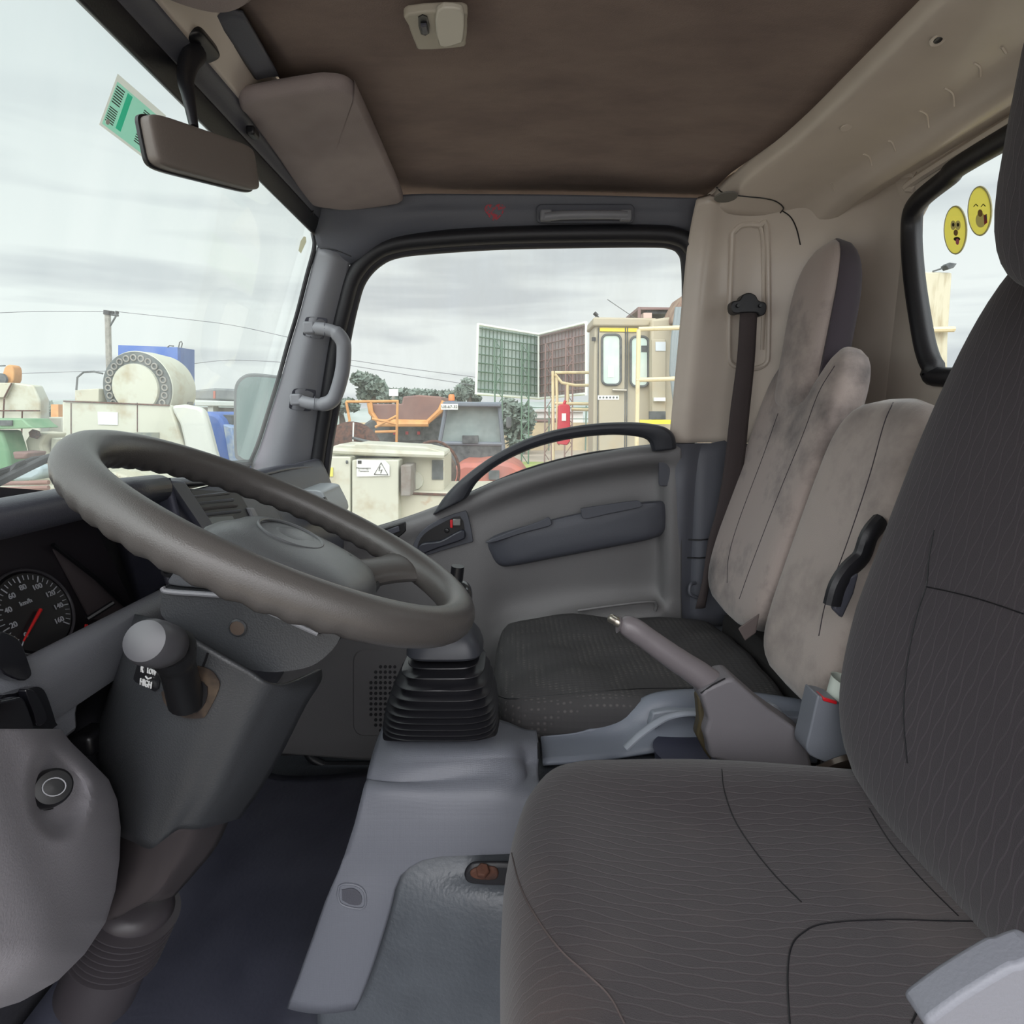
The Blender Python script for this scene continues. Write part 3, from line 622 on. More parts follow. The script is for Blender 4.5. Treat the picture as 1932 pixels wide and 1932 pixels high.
for u0, u1, v0, v1 in ((.06, .22, .18, .52), (.06, .22, .58, .88), (.62, .78, .20, .50), (.62, .78, .56, .86), (.82, .94, .22, .84)):
    b_ = MB(); k = 7
    for i in range(k):
        v = v0+(v1-v0)*i/k; p = [PWS(*qd(a, b), .0066) for a, b in ((u0, v), (u1, v), (u1, v+(v1-v0)/k*.5), (u0, v+(v1-v0)/k*.5))]
        b_.bm.faces.new([b_.bm.verts.new(q) for q in p])
    obj('print_block', b_, mat('print_ink', (110, 122, 114), .8), gc, flat=True)
wface('serial_number', [qd(.27, .16), qd(.37, .16), qd(.37, .86), qd(.27, .86)], papermat('print_teal', (110, 235, 205)), gc, .0066)
for u, v in ((.12, .86), (.70, .5), (.86, .42)):
    a, b = qd(u, v); wsheet('punch_hole', [(a+4*math.cos(t), b+5*math.sin(t)) for t in [i*math.pi/5 for i in range(10)]], white, gc, .0072, .0003)
tp = thing('tape_scrap', PWS(569, 460, .01), 'small yellowed scrap of tape on the windshield by the pillar', 'tape')
wface('tape', [(573, 446), (577, 447), (578, 456), (568, 478), (563, 473), (567, 455)], papermat('tape_yellowed', (190, 186, 160)), tp, .003)
# ---- seats
seatf = wave_fabric('driver_back_fabric', (43, 36, 43), (68, 59, 66), 'Z', 'Y', .0095, .042, .2, dustf=.12)
seatc = wave_fabric('driver_cushion_fabric', (43, 36, 40), (66, 56, 59), 'X', 'Y', .0085, .05, .2, mixf=.6, dustf=.6)
seats = mat('driver_side_knit', (70, 62, 66), .95, spec=.15, sheen=.2, bump=.5, bscale=1400, var=1, vscale=1200, var_col=(104, 88, 84), edge=(.5, .7))
stitch = mat('stitching', (78, 69, 68), .9)
def RY(deg): return Matrix.Rotation(math.radians(deg), 3, 'Y')
ds = thing('driver_seat', C(.25, .45, -.80), 'dark patterned driver seat filling the right of the view', 'seat')
# cushion: rounded plan outline, front roll, dished top
def cush_outline(n=96):
    pts = [(-.010, .44), (-.008, .56), (.012, .645), (.06, .700), (.14, .722), (.26, .722), (.40, .700), (.50, .672), (.60, .62), (.62, .45), (.60, .26), (.50, .205), (.34, .185), (.16, .19), (.05, .215), (.0, .28)]
    return sp2(pts, 6)
co = cush_outline(); ccx, ccy = .27, .45
def ctop(x, y):
    d = 1-min(1, abs(y-ccy)/.28)**2.2
    z = -.418-.016*d*min(1, max(0, (x-.05)/.15))
    z += .012*math.exp(-((x-.04)/.06)**2)+.010*math.exp(-((abs(y-ccy)-.20)/.04)**2)*min(1, max(0, x/.2))
    if x > .25: z += .03*((x-.25)/.35)**2*.0
    return z
g = []
for k, dz, mode in ((.80, -.17, 0), (.90, -.168, 0), (.965, -.155, 0), (.995, -.13, 0), (1.0, -.09, 0), (.995, -.06, 0), (.985, -.042, 0), (.965, -.026, 1), (.94, -.014, 1), (.90, -.005, 1), (.84, 0, 1), (.76, 0, 1), (.66, 0, 1), (.54, 0, 1), (.42, 0, 1), (.3, 0, 1), (.16, 0, 1), (.02, 0, 1)):
    r = []
    for x, y in co:
        X, Y = ccx+(x-ccx)*k, ccy+(y-ccy)*k
        r.append(C(X, Y, (ctop(X, Y) if mode else -.414)+dz))
    g.append(r)
dc = obj('cushion', MB().grid(g, cu=True, caps=True), seatc, ds)
for pix in ([(1362, 1452), (1366, 1490), (1385, 1545), (1420, 1600), (1465, 1655), (1512, 1702)], [(1640, 1525), (1680, 1590), (1740, 1660), (1808, 1728)],
            [(1490, 1931), (1486, 1850), (1492, 1790), (1515, 1760), (1560, 1742), (1680, 1735), (1800, 1738), (1931, 1738)], [(1720, 1931), (1740, 1895), (1775, 1870), (1850, 1858)]):
    dd = drape(dc, pix, 6, .0002)
    if len(dd) > 3: obj('seam', MB().tube(dd, .0007, 6), black, dc)
dd = drape(dc, [(958, 1560), (968, 1620), (985, 1680), (1018, 1740), (1060, 1795), (1110, 1840), (1150, 1880), (1178, 1931)], 6, .0003)
if len(dd) > 3: obj('welt', MB().tube(dd, .0009, 6), stitch, dc, label='pale stitched edge welt')
# backrest
def back(name, X0, z0, h, lean, yc, wid, th, parent, m, topw=.72, bot=.92, dish=.02, roll=.16, pw=5, nz=40, ns=56, notch=0, nwid=.06):
    """slab-like backrest standing on (X0, yc, z0), leaning rearwards; front faces -X"""
    a = math.radians(lean); up = Vector((math.sin(a), 0, math.cos(a))); fr = Vector((-math.cos(a), 0, math.sin(a))); rings = []
    for i in range(nz+1):
        t = i/nz; tt = t*2-1
        end = (1-abs(tt)**(h/roll))
        sc_ = max(0.02, end)**.5
        ww = wid*(bot+(1-bot)*min(1, t/.3))*(1-(1-topw)*max(0, (t-.55)/.45)**1.6)
        r = []
        for j in range(ns):
            q = 2*math.pi*j/ns; sg = lambda v, p: math.copysign(abs(v)**p, v)
            yy = sg(math.cos(q), .42)*ww/2*(sc_ if ww else 1)**.6; xx = sg(math.sin(q), .55)*th/2*sc_**.9
            dd_ = 0
            if xx > 0: dd_ = -dish*(1-(yy/(ww/2+1e-6))**2)*sc_
            nn = notch*math.exp(-(yy/nwid)**4)*max(0, (t-.62)/.38)
            r.append(C(X0, yc, z0)+up*(h*t-nn)+fr*(xx-th/2+dd_+.0)+Vector((0, yy, 0)))
        rings.append(r)
    return obj(name, MB().grid(rings, cu=True, caps=True), m, parent)
dbk = back('backrest', .352, -.44, .715, 15.3, .468, .57, .14, ds, seatf, topw=.86, bot=.90, dish=.022, roll=.12)
for pix in ([(1762, 1000), (1752, 1060), (1748, 1105), (1730, 1160), (1712, 1250), (1705, 1350), (1712, 1440)], [(1748, 1107), (1800, 1118), (1860, 1134), (1931, 1158)]):
    dd = drape(dbk, pix, 6, .0003)
    if len(dd) > 3: obj('seam', MB().tube(dd, .0007, 6), black, dbk)
a = math.radians(12)
hr_ = MB().blob(C(.505, .480, .265), (.12, .30, .34), .55, .5, R=RY(4)); obj('headrest', hr_, seatf, ds)
for y in (.41, .52): obj('headrest_post', MB().tube([C(.535, y, .08), C(.515, y, .26)], .006, 8), steel, ds)
# plastic side shield of the driver seat, lower right corner
ssd = [(1925, 1822), (1895, 1832), (1780, 1905), (1758, 1950), (1990, 1980), (1990, 1815)]
obj('side_shield', slab(sp2(ssd, 3), .168, .012), mat('shield_grey', (116, 118, 126), .45, bump=.1, bscale=700), ds, bevel=.008, bseg=3, label='light grey plastic side shield')
# seat frame under the cushion
fm = MB()
for y in (.27, .64): fm.box(C(.28, y, -.62), (.46, .03, .05))
fm.box(C(.08, .455, -.61), (.03, .4, .03)); fm.box(C(.48, .455, -.61), (.03, .4, .03))
obj('frame', fm, black, ds)
for x in (.08, .48):
    for y in (.27, .64): obj('leg', MB().box(C(x, y, -.73), (.04, .03, .20)), black, ds)
# recliner bracket seen between cushion and backrest
obj('recliner_bracket', MB().tube(spl([Pt(1545, 1462, .72), Pt(1575, 1448, .72), Pt(1600, 1440, .715), Pt(1625, 1436, .715), Pt(1650, 1452, .72)], 5), .008, 8, flat=1.6), mat('greasy_metal', (70, 62, 56), .3, metal=.6), ds, label='greasy metal recliner bracket')

# middle and outer passenger backs in worn grey velour
vel2 = mat('seat_velour_worn', (170, 157, 151), .95, spec=.1, sheen=.4, var=1, vscale=6, var_col=(92, 86, 86), edge=(.46, .66), detail=7, bump=.25, bscale=900)
ps = thing('passenger_seat', C(.45, 1.16, -.45), 'worn grey velour outer passenger backrest with a tall headrest', 'seat')
pb = back('backrest', .408, -.40, .555, 15.2, 1.187, .315, .085, ps, vel2, topw=.93, bot=.97, dish=.012, roll=.07, notch=.085, nwid=.075)
def wing(name, yc, s):
    a = math.radians(15.4); up = Vector((math.sin(a), 0, math.cos(a)))
    return 0
hd_ = MB(); rings = []
a = math.radians(6.5); up = Vector((math.sin(a), 0, math.cos(a))); fr = Vector((-math.cos(a), 0, math.sin(a)))
for i in range(25):
    t = i/24; ht = .325*t; e = max(.02, 1-max(0, (t-.5)/.5)**3.2)**.5*(max(.05, min(1, t/.10)))**.4; ww = .165*(1-.10*(t > .0)*(1-t)) ; r = []
    for j in range(36):
        q = 2*math.pi*j/36; sg = lambda v, p: math.copysign(abs(v)**p, v)
        r.append(C(.560, 1.195, -.01)+up*ht+fr*(sg(math.sin(q), .7)*.042*e)+Vector((0, sg(math.cos(q), .6)*ww/2*e, 0)))
    rings.append(r)
hro = obj('headrest', MB().grid(rings, cu=True, caps=True), vel2, ps)
dd = drape(hro, [(1545, 455), (1530, 500), (1520, 560), (1514, 620), (1508, 700)], 5, .0004)
# dark rear half of the headrest cover
rings2 = []
for i in range(25):
    t = i/24; ht = .327*t; e = max(.02, 1-max(0, (t-.5)/.5)**3.2)**.5; ww = .166; r = []
    for j in range(36):
        q = 2*math.pi*j/36; sg = lambda v, p: math.copysign(abs(v)**p, v)
        s_ = sg(math.sin(q), .7); s_ = min(s_, .42)
        r.append(C(.5605, 1.195, -.01)+up*ht+fr*(s_*.0428*e)+Vector((0, sg(math.cos(q), .6)*ww/2*e*1.012, 0)))
    rings2.append(r)
obj('headrest_side', MB().grid(rings2, cu=True, caps=True), velourd, ps, label='darker purple-grey headrest side')
for pix in ([(1372, 1100), (1375, 1050), (1395, 980), (1440, 860), (1468, 780)], [(1395, 1130), (1420, 1060), (1470, 930), (1515, 820), (1545, 740), (1575, 690)]):
    dd = drape(pb, pix, 6, .0002)
    if len(dd) > 5: obj('seam', MB().tube(dd, .0009, 6), velourd, pb)
ms = thing('middle_seat', C(.45, .89, -.45), 'stained grey velour middle backrest, lower and without a headrest', 'seat')
vel3 = mat('seat_velour_stained', (172, 160, 153), .95, spec=.1, sheen=.4, var=1, vscale=5.5, var_col=(112, 102, 98), edge=(.44, .68), detail=7, bump=.25, bscale=900)
mb_ = back('backrest', .408, -.425, .47, 15.0, .903, .24, .085, ms, vel3, topw=.90, bot=.96, dish=.008, roll=.06)
obj('back_shell', MB().blob(C(.535, .905, -.19), (.05, .20, .34), .4, .5, R=RY(15)), black, ms, label='black plastic back shell')
for pix in ([(1685, 760), (1668, 800), (1640, 900), (1600, 1020), (1560, 1130), (1545, 1200)],):
    dd = drape(mb_, pix, 6, .0002)
    if len(dd) > 5: obj('seam', MB().tube(dd, .0009, 6), velourd, mb_)
hg = [Pt(1660, 985, .80), Pt(1640, 1010, .79), Pt(1625, 1050, .79), Pt(1600, 1075, .785), Pt(1580, 1105, .78), Pt(1570, 1140, .78)]
obj('hinge_arm', MB().tube(spl(hg, 4), .010, 10, flat=1.4), rubber, ms, label='black hinge arm')
obj('hinge_plate', MB().prism([Pt(a, b, .775) for a, b in ((1600, 1088), (1622, 1082), (1612, 1120), (1590, 1168), (1572, 1150))], (0, .01, 0)), dashd, ms, bevel=.003)
# passenger bench cushion with its dark cover
m, nt, b = base('bench_cover'); Nn, Ll = nt.nodes.new, nt.links.new
b.inputs['Roughness'].default_value = .8; b.inputs['Specular IOR Level'].default_value = .3
tc = Nn('ShaderNodeTexCoord'); mp = Nn('ShaderNodeMapping'); mp.inputs['Scale'].default_value = (1, 1.6, 1); Ll(tc.outputs['Object'], mp.inputs[0])
vo = Nn('ShaderNodeTexVoronoi'); vo.inputs['Scale'].default_value = 95; vo.inputs['Randomness'].default_value = .12; Ll(mp.outputs[0], vo.inputs[0])
rp = Nn('ShaderNodeValToRGB'); rp.color_ramp.elements[0].color = lin((96, 94, 92)); rp.color_ramp.elements[0].position = .12; rp.color_ramp.elements[1].color = lin((70, 69, 70)); rp.color_ramp.elements[1].position = .32
Ll(vo.outputs['Distance'], rp.inputs[0]); Ll(rp.outputs[0], b.inputs['Base Color'])
bp2 = Nn('ShaderNodeBump'); bp2.inputs['Strength'].default_value = .5; bp2.inputs['Distance'].default_value = .002; Ll(vo.outputs['Distance'], bp2.inputs['Height']); Ll(bp2.outputs[0], b.inputs['Normal'])
benchm = m
bs = thing('bench_cushion', C(.2, 1.14, -.56), 'dark textured bench cushion in front of the velour backrests', 'seat cushion')
bo = sp2([(-.035, 1.12), (-.028, 1.26), (0, 1.325), (.08, 1.345), (.25, 1.352), (.43, 1.35), (.47, 1.25), (.47, 1.05), (.46, .935), (.38, .915), (.2, .912), (.06, .915), (.0, .93), (-.03, .99)], 6)
g = []
for k, z in ((.86, -.548), (.95, -.545), (.99, -.53), (1, -.508), (.996, -.488), (.98, -.474), (.95, -.464), (.90, -.459), (.8, -.456), (.7, -.455), (.6, -.454), (.5, -.454), (.4, -.455), (.3, -.456), (.2, -.457), (.1, -.457), (.02, -.458)):
    fx = lambda x: .215+(x-.215)*k
    fy = lambda y: 1.13+(y-1.13)*k
    g.append([C(fx(x), fy(y), z+.0035*math.sin(fx(x)*31+fy(y)*17)+.002*math.sin(fy(y)*60-fx(x)*20)+.004*math.sin(fx(x)*13)) for x, y in bo])
bcu = obj('cushion', MB().grid(g, cu=True, caps=True), benchm, bs)
dd = drape(bcu, [(938, 1312), (960, 1318), (1000, 1316), (1100, 1308), (1200, 1300), (1330, 1298)], 6, .0002)
if len(dd) > 5: obj('seam', MB().tube(dd, .0010, 6), black, bcu)
bx = MB().box(C(.22, 1.14, -.71), (.36, .36, .31)); obj('seat_box', bx, darkbr, bs, bevel=.01)
# dark base trough behind the cushions
dt = thing('seat_well', C(.52, 1.0, -.87), 'dark gap and base behind the bench cushion', 'seat base')
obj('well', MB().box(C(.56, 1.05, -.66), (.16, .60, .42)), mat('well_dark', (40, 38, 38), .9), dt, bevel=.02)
# label tags dangling under the seat backs
ft = thing('fabric_strap', Pt(1410, 1190, 1.0), 'short grey fabric strap hanging between the two velour backs', 'strap')
obj('strap', MB().prism([Pt(a, b, .985) for a, b in ((1432, 1158), (1425, 1195), (1405, 1210), (1392, 1186), (1412, 1172))], (.004, .006, 0)), mat('strap_grey', (98, 88, 86), .9), ft, bevel=.002)
# ---- seat belt
sb = thing('seat_belt', Pt(1412, 572, 1.36), 'dark seat belt hanging from its black anchor beside the passenger seat', 'seat belt')
bl = [(1396, 590, 1428, 590, 1.262), (1390, 680, 1423, 680, 1.275), (1377, 780, 1413, 780, 1.29), (1366, 880, 1402, 880, 1.305), (1352, 960, 1382, 960, 1.32), (1336, 1020, 1352, 1020, 1.33), (1326, 1090, 1340, 1090, 1.33), (1312, 1148, 1330, 1146, 1.33)]
obj('webbing', MB().patch([[Pt(a, b, y), Pt((a+c)/2, b, y-.003), Pt(c, d, y)] for a, b, c, d, y in bl], 3, 5), mat('belt_webbing', (66, 58, 58), .85, bump=.3, bscale=900), sb, solid=.002)
an = sp2([(1380, 575), (1384, 568), (1395, 566), (1402, 556), (1414, 552), (1426, 557), (1432, 567), (1443, 570), (1447, 578), (1444, 592), (1434, 596), (1428, 590), (1400, 590), (1392, 592), (1382, 588)], 3)
obj('anchor_cover', MB().prism([Pt(a, b, 1.255) for a, b in an], (0, .025, 0)), rubber, sb, bevel=.005, bseg=3)
for q in (1392, 1434): obj('rivet', MB().lathe([(.004, 0), (.003, .003), (.0005, .003)], Pt(q, 577, 1.254), (0, -1, 0), 10), black, sb)
obj('floor_hook', MB().tube(spl([Pt(1312, 1100, 1.36), Pt(1303, 1103, 1.35), Pt(1302, 1120, 1.345), Pt(1316, 1128, 1.35)], 5), .004, 8), trimd, sb)
# ---- steering wheel
wt, wr_, WR = math.radians(26.84), math.radians(-6.99), .175
Wc = C(-.2082, .5618, -.1125)
wu = Vector((math.cos(wt), 0, -math.sin(wt))); wv = Vector((0, math.cos(wr_), math.sin(wr_))); wv = (wv-wu*wv.dot(wu)).normalized(); wn = wu.cross(wv); wn = wn if wn.z > 0 else -wn
def Wp(u, v, n=0): return Wc+wu*u+wv*v+wn*n
sw_ = thing('steering_wheel', Wc, 'grey steering wheel seen almost edge-on with finger grips under the rim', 'steering wheel')
rings = []; ns = 240
for i in range(ns):
    a = 2*math.pi*i/ns; rad = wu*math.cos(a)+wv*math.sin(a); c_ = Wc+rad*WR; ring = []
    grip = 1 if (math.cos(a) < .55) else 0
    for j in range(20):
        q = 2*math.pi*j/20; r = .0165
        low = max(0, -math.sin(q))
        r += grip*.0011*low*math.cos(a*52)-.0003*low*grip
        fat = 1+.10*math.exp(-((a-math.pi*2*.12)/.3)**2)+.12*math.exp(-((a-.9)/.22)**2)+.12*math.exp(-((a-2*math.pi+.9)/.22)**2)
        ring.append(c_+rad*math.cos(q)*r*fat+wn*math.sin(q)*r*1.05)
    rings.append(ring)
obj('rim', MB().grid(rings, cu=True, cv=True), wheelm, sw_)
# airbag pad
pad = sp2([(-.062, 0), (-.062, -.05), (-.045, -.082), (.0, -.095), (.05, -.090), (.085, -.07), (.098, -.03), (.10, 0), (.098, .03), (.085, .07), (.05, .090), (0, .095), (-.045, .082), (-.062, .05)], 5)
g = []
PN = -.024; PS = .97
for k, n_ in ((.80, -.020), (.97, -.018), (1, -.014), (1, -.006), (.985, .0), (.95, .008), (.88, .014), (.75, .019), (.55, .022), (.3, .024), (.02, .025)):
    g.append([Wp(.015+(u-.015)*k*PS, v*k*PS, n_+PN) for u, v in pad])
padm = mat('pad_plastic', (92, 94, 96), .3, bump=.15, bscale=1000)
hub = obj('airbag_pad', MB().grid(g, cu=True, caps=True), padm, sw_)
ov = [Wp(.0+.030*math.cos(t), .004+.040*math.sin(t), .0235+PN) for t in [i*math.pi/20 for i in range(40)]]
obj('badge_ring', MB().tube(ov, .0016, 8, closed=True), padm, hub, label='plain oval ring pressed in the pad')
obj('badge_disc', MB().grid([[Wp(.004+.020*k*math.cos(t), .008+.030*k*math.sin(t), h_+PN) for t in [i*math.pi/20 for i in range(40)]] for k, h_ in ((1, .0228), (.8, .0245), (.4, .0258), (.02, .026))], cu=True), padm, hub)
hm = MB(); hm.tube([Wp(.052, .036, .0215+PN), Wp(.055, .040, .0212+PN), Wp(.051, .044, .0208+PN), (Wp(.047, .042, .021+PN))], .0007, 5); hm.tube([Wp(.052, .036, .0215+PN), Wp(.057, .030, .0208+PN)], .0007, 5)
obj('horn_mark', hm, black, hub, label='tiny black horn symbol')
# spokes
for s in (1, -1):
    g = []
    for k in range(9):
        t = k/8; ang = s*(math.radians(50)); dx, dy = math.cos(ang), math.sin(ang)
        u = .055+(WR*dx-.055)*t; v = s*.055+(WR*dy-s*.055)*t; wd = .030-.010*math.sin(math.pi*t*.9)+.012*t*t; hh = .014-.003*t; nz = -.030*(1-t)
        px_, py_ = -dy, dx; r = []
        for j in range(16):
            q = 2*math.pi*j/16
            r.append(Wp(u+px_*math.cos(q)*wd, v+py_*math.cos(q)*wd, nz+math.sin(q)*hh))
        g.append(r)
    obj('spoke', MB().grid(g, cu=True, caps=True), wheelm, sw_)
obj('hub_boss', MB().lathe([(.030, -.08), (.035, -.06), (.04, -.055), (.04, -.045)], Wc, wn, 28), dashd, sw_)
# ---- column shrouds
cs = thing('steering_column_shroud', Pt(470, 1180, .47), 'dark two-piece plastic shroud under the steering wheel', 'column shroud')
lo = [(306, 1108), (318, 1116), (400, 1122), (462, 1128), (476, 1142), (520, 1160), (600, 1196), (640, 1188), (636, 1215), (600, 1250), (560, 1264), (500, 1268), (440, 1252), (385, 1215), (330, 1182), (304, 1160), (303, 1130)]
obj('lower_shell', MB().prism([Pt(a, b, .475) for a, b in sp2(lo, 3)], (0, .16, 0)), colm, cs, bevel=.014, bseg=4)
lipp = spl([Pt(a, b, .472) for a, b in lo[:7]], 5)
obj('shell_lip', MB().tube(lipp, .0022, 8), trimg, cs)
up_ = [(316, 1098), (330, 1078), (350, 1066), (420, 1076), (520, 1110), (600, 1150), (610, 1180), (500, 1140), (462, 1118), (400, 1112), (330, 1106)]
obj('upper_shell', MB().prism([Pt(a, b, .485) for a, b in sp2(up_, 3)], (0, .16, 0)), mat('column_light', (84, 86, 90), .42, bump=.1, bscale=700), cs, bevel=.010, bseg=4)
p0 = Pt(448, 1185, .474)
obj('screw_hole', MB().lathe([(.0075, 0), (.0062, .0012), (.0056, -.001)], p0, (0, -1, 0), 24, caps=False), colm, cs)
obj('screw_hole', MB().lathe([(.0062, 0), (.004, .0002), (.0004, .0002)], p0+Vector((0, -.0004, 0)), (0, -1, 0), 24), mat('screw_brown', (74, 62, 54), .6), cs, label='recessed screw')
obj('ignition_key_ring', MB().tube([Pt(318+10*math.cos(t), 1078+7*math.sin(t), .56) for t in [i*math.pi/8 for i in range(16)]], .0025, 6, closed=True), black, cs)
# column cover going down to the floor
cc = thing('steering_column_cover', Pt(330, 1500, .45), 'tall dark grey lower cover of the steering column', 'column cover')
R2 = [[(262, 1160, .56), (272, 1162, .50), (330, 1182, .455), (400, 1222, .45), (470, 1262, .455), (525, 1290, .475), (600, 1262, .60)],
      [(240, 1225, .56), (250, 1228, .50), (310, 1240, .455), (380, 1262, .45), (450, 1290, .455), (518, 1308, .475), (598, 1285, .60)],
      [(212, 1310, .56), (222, 1314, .50), (290, 1330, .455), (360, 1345, .45), (430, 1352, .455), (495, 1350, .475), (570, 1330, .60)],
      [(186, 1405, .56), (196, 1408, .50), (265, 1425, .455), (330, 1435, .45), (395, 1438, .455), (455, 1435, .475), (525, 1420, .60)],
      [(204, 1475, .56), (214, 1480, .50), (268, 1495, .455), (320, 1500, .45), (370, 1500, .455), (425, 1495, .475), (490, 1480, .60)],
      [(226, 1560, .56), (234, 1572, .50), (262, 1585, .455), (292, 1594, .45), (330, 1560, .455), (385, 1556, .475), (448, 1540, .60)]]
ccv = obj('cover', MB().patch([[Pt(*q) for q in r] for r in R2], 5, 5), colm, cc, solid=.004, soff=1)
dd = drape(ccv, [(392, 1232), (388, 1245), (382, 1260)], 4, .0006)
if len(dd) > 2: obj('seam', MB().tube(dd, .0009, 6), black, cc)
R3 = [[(215, 1540, .58), (228, 1548, .53), (262, 1560, .48), (300, 1568, .475), (345, 1552, .48), (385, 1548, .495), (440, 1530, .60)],
      [(205, 1610, .58), (225, 1618, .53), (255, 1630, .50), (290, 1640, .50), (315, 1630, .50), (362, 1600, .505), (410, 1595, .60)],
      [(190, 1670, .58), (205, 1678, .53), (228, 1688, .51), (255, 1700, .51), (290, 1690, .51), (330, 1650, .515), (370, 1645, .60)],
      [(165, 1722, .58), (176, 1730, .54), (200, 1736, .52), (222, 1732, .52), (262, 1708, .52), (300, 1700, .525), (330, 1690, .60)]]
obj('lower_sleeve', MB().patch([[Pt(*q) for q in r] for r in R3], 4, 4), mat('sleeve_brown_grey', (70, 64, 66), .6), cc, solid=.004, soff=1)
# rubber bellows at its foot
bw = thing('column_bellows', Pt(215, 1810, .56), 'dark ribbed rubber bellows at the foot of the steering column', 'bellows')
c0, c1 = Pt(262, 1690, .585), Pt(200, 1830, .585); ax = (c1-c0); ln = ax.length; pr = [(.030, 0), (.040, ln*.1)]
for i in range(8):
    b_ = ln*(.12+.62*i/8); pr += [(.039, b_), (.0475, b_+ln*.02), (.0475, b_+ln*.035), (.039, b_+ln*.055)]
pr += [(.040, ln*.78), (.041, ln*1.3)]
obj('bellows', MB().lathe(pr, c0, ax, 36), mat('bellows_rubber', (64, 60, 64), .4), bw, angle=75)
# gear-range lever: slot, stick, knob, label
lv_ = thing('range_lever', Pt(365, 1310, .45), 'short black range lever with a fat round knob on the column cover', 'lever')
slot = sp2([(306, 1308), (312, 1300), (350, 1262), (365, 1255), (395, 1262), (412, 1280), (414, 1300), (392, 1345), (380, 1354), (345, 1352), (315, 1330)], 3)
dd = drape(ccv, slot, 1, .0012)
obj('slot_plate', MB().prism([p for p in dd[:-1]], (0, -.0012, .0002)), mat('slot_brown', (52, 44, 40), .4, var=1, vscale=60, var_col=(84, 72, 60)), lv_)
inner = drape(ccv, [(352, 1290), (372, 1282), (392, 1296), (388, 1325), (372, 1344), (356, 1338), (345, 1312), (352, 1290)], 2, .003)
obj('slot_opening', MB().prism(inner[:-1], (0, -.001, 0)), black, lv_)
lev = [Pt(352, 1322, .445), Pt(342, 1285, .432), Pt(332, 1250, .42), Pt(322, 1222, .41)]
obj('stick', MB().tube(spl(lev, 5), [.0135, .0132, .013, .0128, .0126]+[.0125]*6+[.014, .015, .0155, .016, .0165], 18), mat('lever_black', (20, 20, 22), .4), lv_)
kax = (Pt(286, 1215, .385)-Pt(326, 1225, .41)).normalized()
obj('knob', MB().lathe([(.0005, -.022), (.010, -.021), (.0155, -.014), (.0162, 0), (.0158, .010), (.0138, .0155), (.010, .0165), (.0005, .017)], Pt(292, 1214, .395)+kax*-.002, kax, 32), mat('knob_grey', (74, 74, 78), .35), lv_)
lb = thing('range_label', Pt(283, 1275, .46), 'small black label with white R, LOW and HIGH lettering beside the lever', 'label')
lbq = drape(ccv, [(262, 1246), (298, 1256), (304, 1270), (300, 1298), (292, 1304), (256, 1286), (252, 1280), (262, 1246)], 1, .0012)
obj('plate', MB().prism(lbq[:-1], (0, -.0006, 0)), black, lb)
pa_, pb_ = drape(ccv, [(258, 1270), (300, 1285)], 1, .003)[:2] if len(drape(ccv, [(258, 1270), (300, 1285)], 1, .003)) > 1 else (Pt(258, 1270, .47), Pt(300, 1285, .46))
xd = (pb_-pa_).normalized(); q_ = drape(ccv, [(275, 1255), (272, 1290)], 1, .003); Rl = basis(xd, (q_[0]-q_[-1]) if len(q_) > 1 else (0, 0, 1))
def onc(px, py): 
    d = drape(ccv, [(px, py), (px+1, py)], 1, .0028); return d[0] if d else Pt(px, py, .455)
wh = mat('white_ink', (230, 230, 230), .6)
text('lettering_r', 'R', .0075, onc(268, 1263), Rl, wh, lb); text('lettering_low', 'LOW', .006, onc(286, 1268), Rl, wh, lb); text('lettering_high', 'HIGH', .0078, onc(275, 1290), Rl, wh, lb)
obj('arrow_mark', MB().tube([onc(275, 1276), onc(279, 1281), onc(285, 1279)], .0007, 5), wh, lb)
# ---- dashboard
da = thing('dashboard', C(-.45, .66, -.13), 'dark grey dashboard with an open instrument hood and center stack', 'dashboard')
# hood over the instruments: section in X-Z swept in Y
def sec(pr, ys): return [[C(x, y, z) for x, z in pr] for y in ys]
hoodp = [(-.60, -.140), (-.50, -.104), (-.42, -.077), (-.394, -.069), (-.380, -.071), (-.377, -.079), (-.382, -.088), (-.40, -.094), (-.47, -.102), (-.50, -.12)]
g = []
for i in range(13):
    y = -.02+(.665+.02)*i/12; g.append([C(x, y, z-.006*max(0, (y-.60)/.1)**2*(1 if x > -.5 else .3)) for x, z in hoodp])
obj('hood', MB().patch(g, 3, 1), dashd, da, solid=.004, soff=1)
# dash top towards the passenger side
g = []
for i in range(13):
    y = .66+(1.38-.66)*i/12; dr = .0 if y < 1.1 else .01*((y-1.1)/.2)**2
    g.append([C(x, y, z-dr) for x, z in ((-.60, -.140), (-.52, -.122), (-.46, -.108), (-.437, -.104), (-.428, -.110))] if y > .95 else [C(x, y, z+.026*(.95-y)/.29) for x, z in ((-.60, -.140), (-.52, -.122), (-.46, -.108), (-.437, -.104), (-.428, -.110))])
obj('top_pad', MB().patch(g, 3, 2), dashd, da, solid=.006, soff=1)
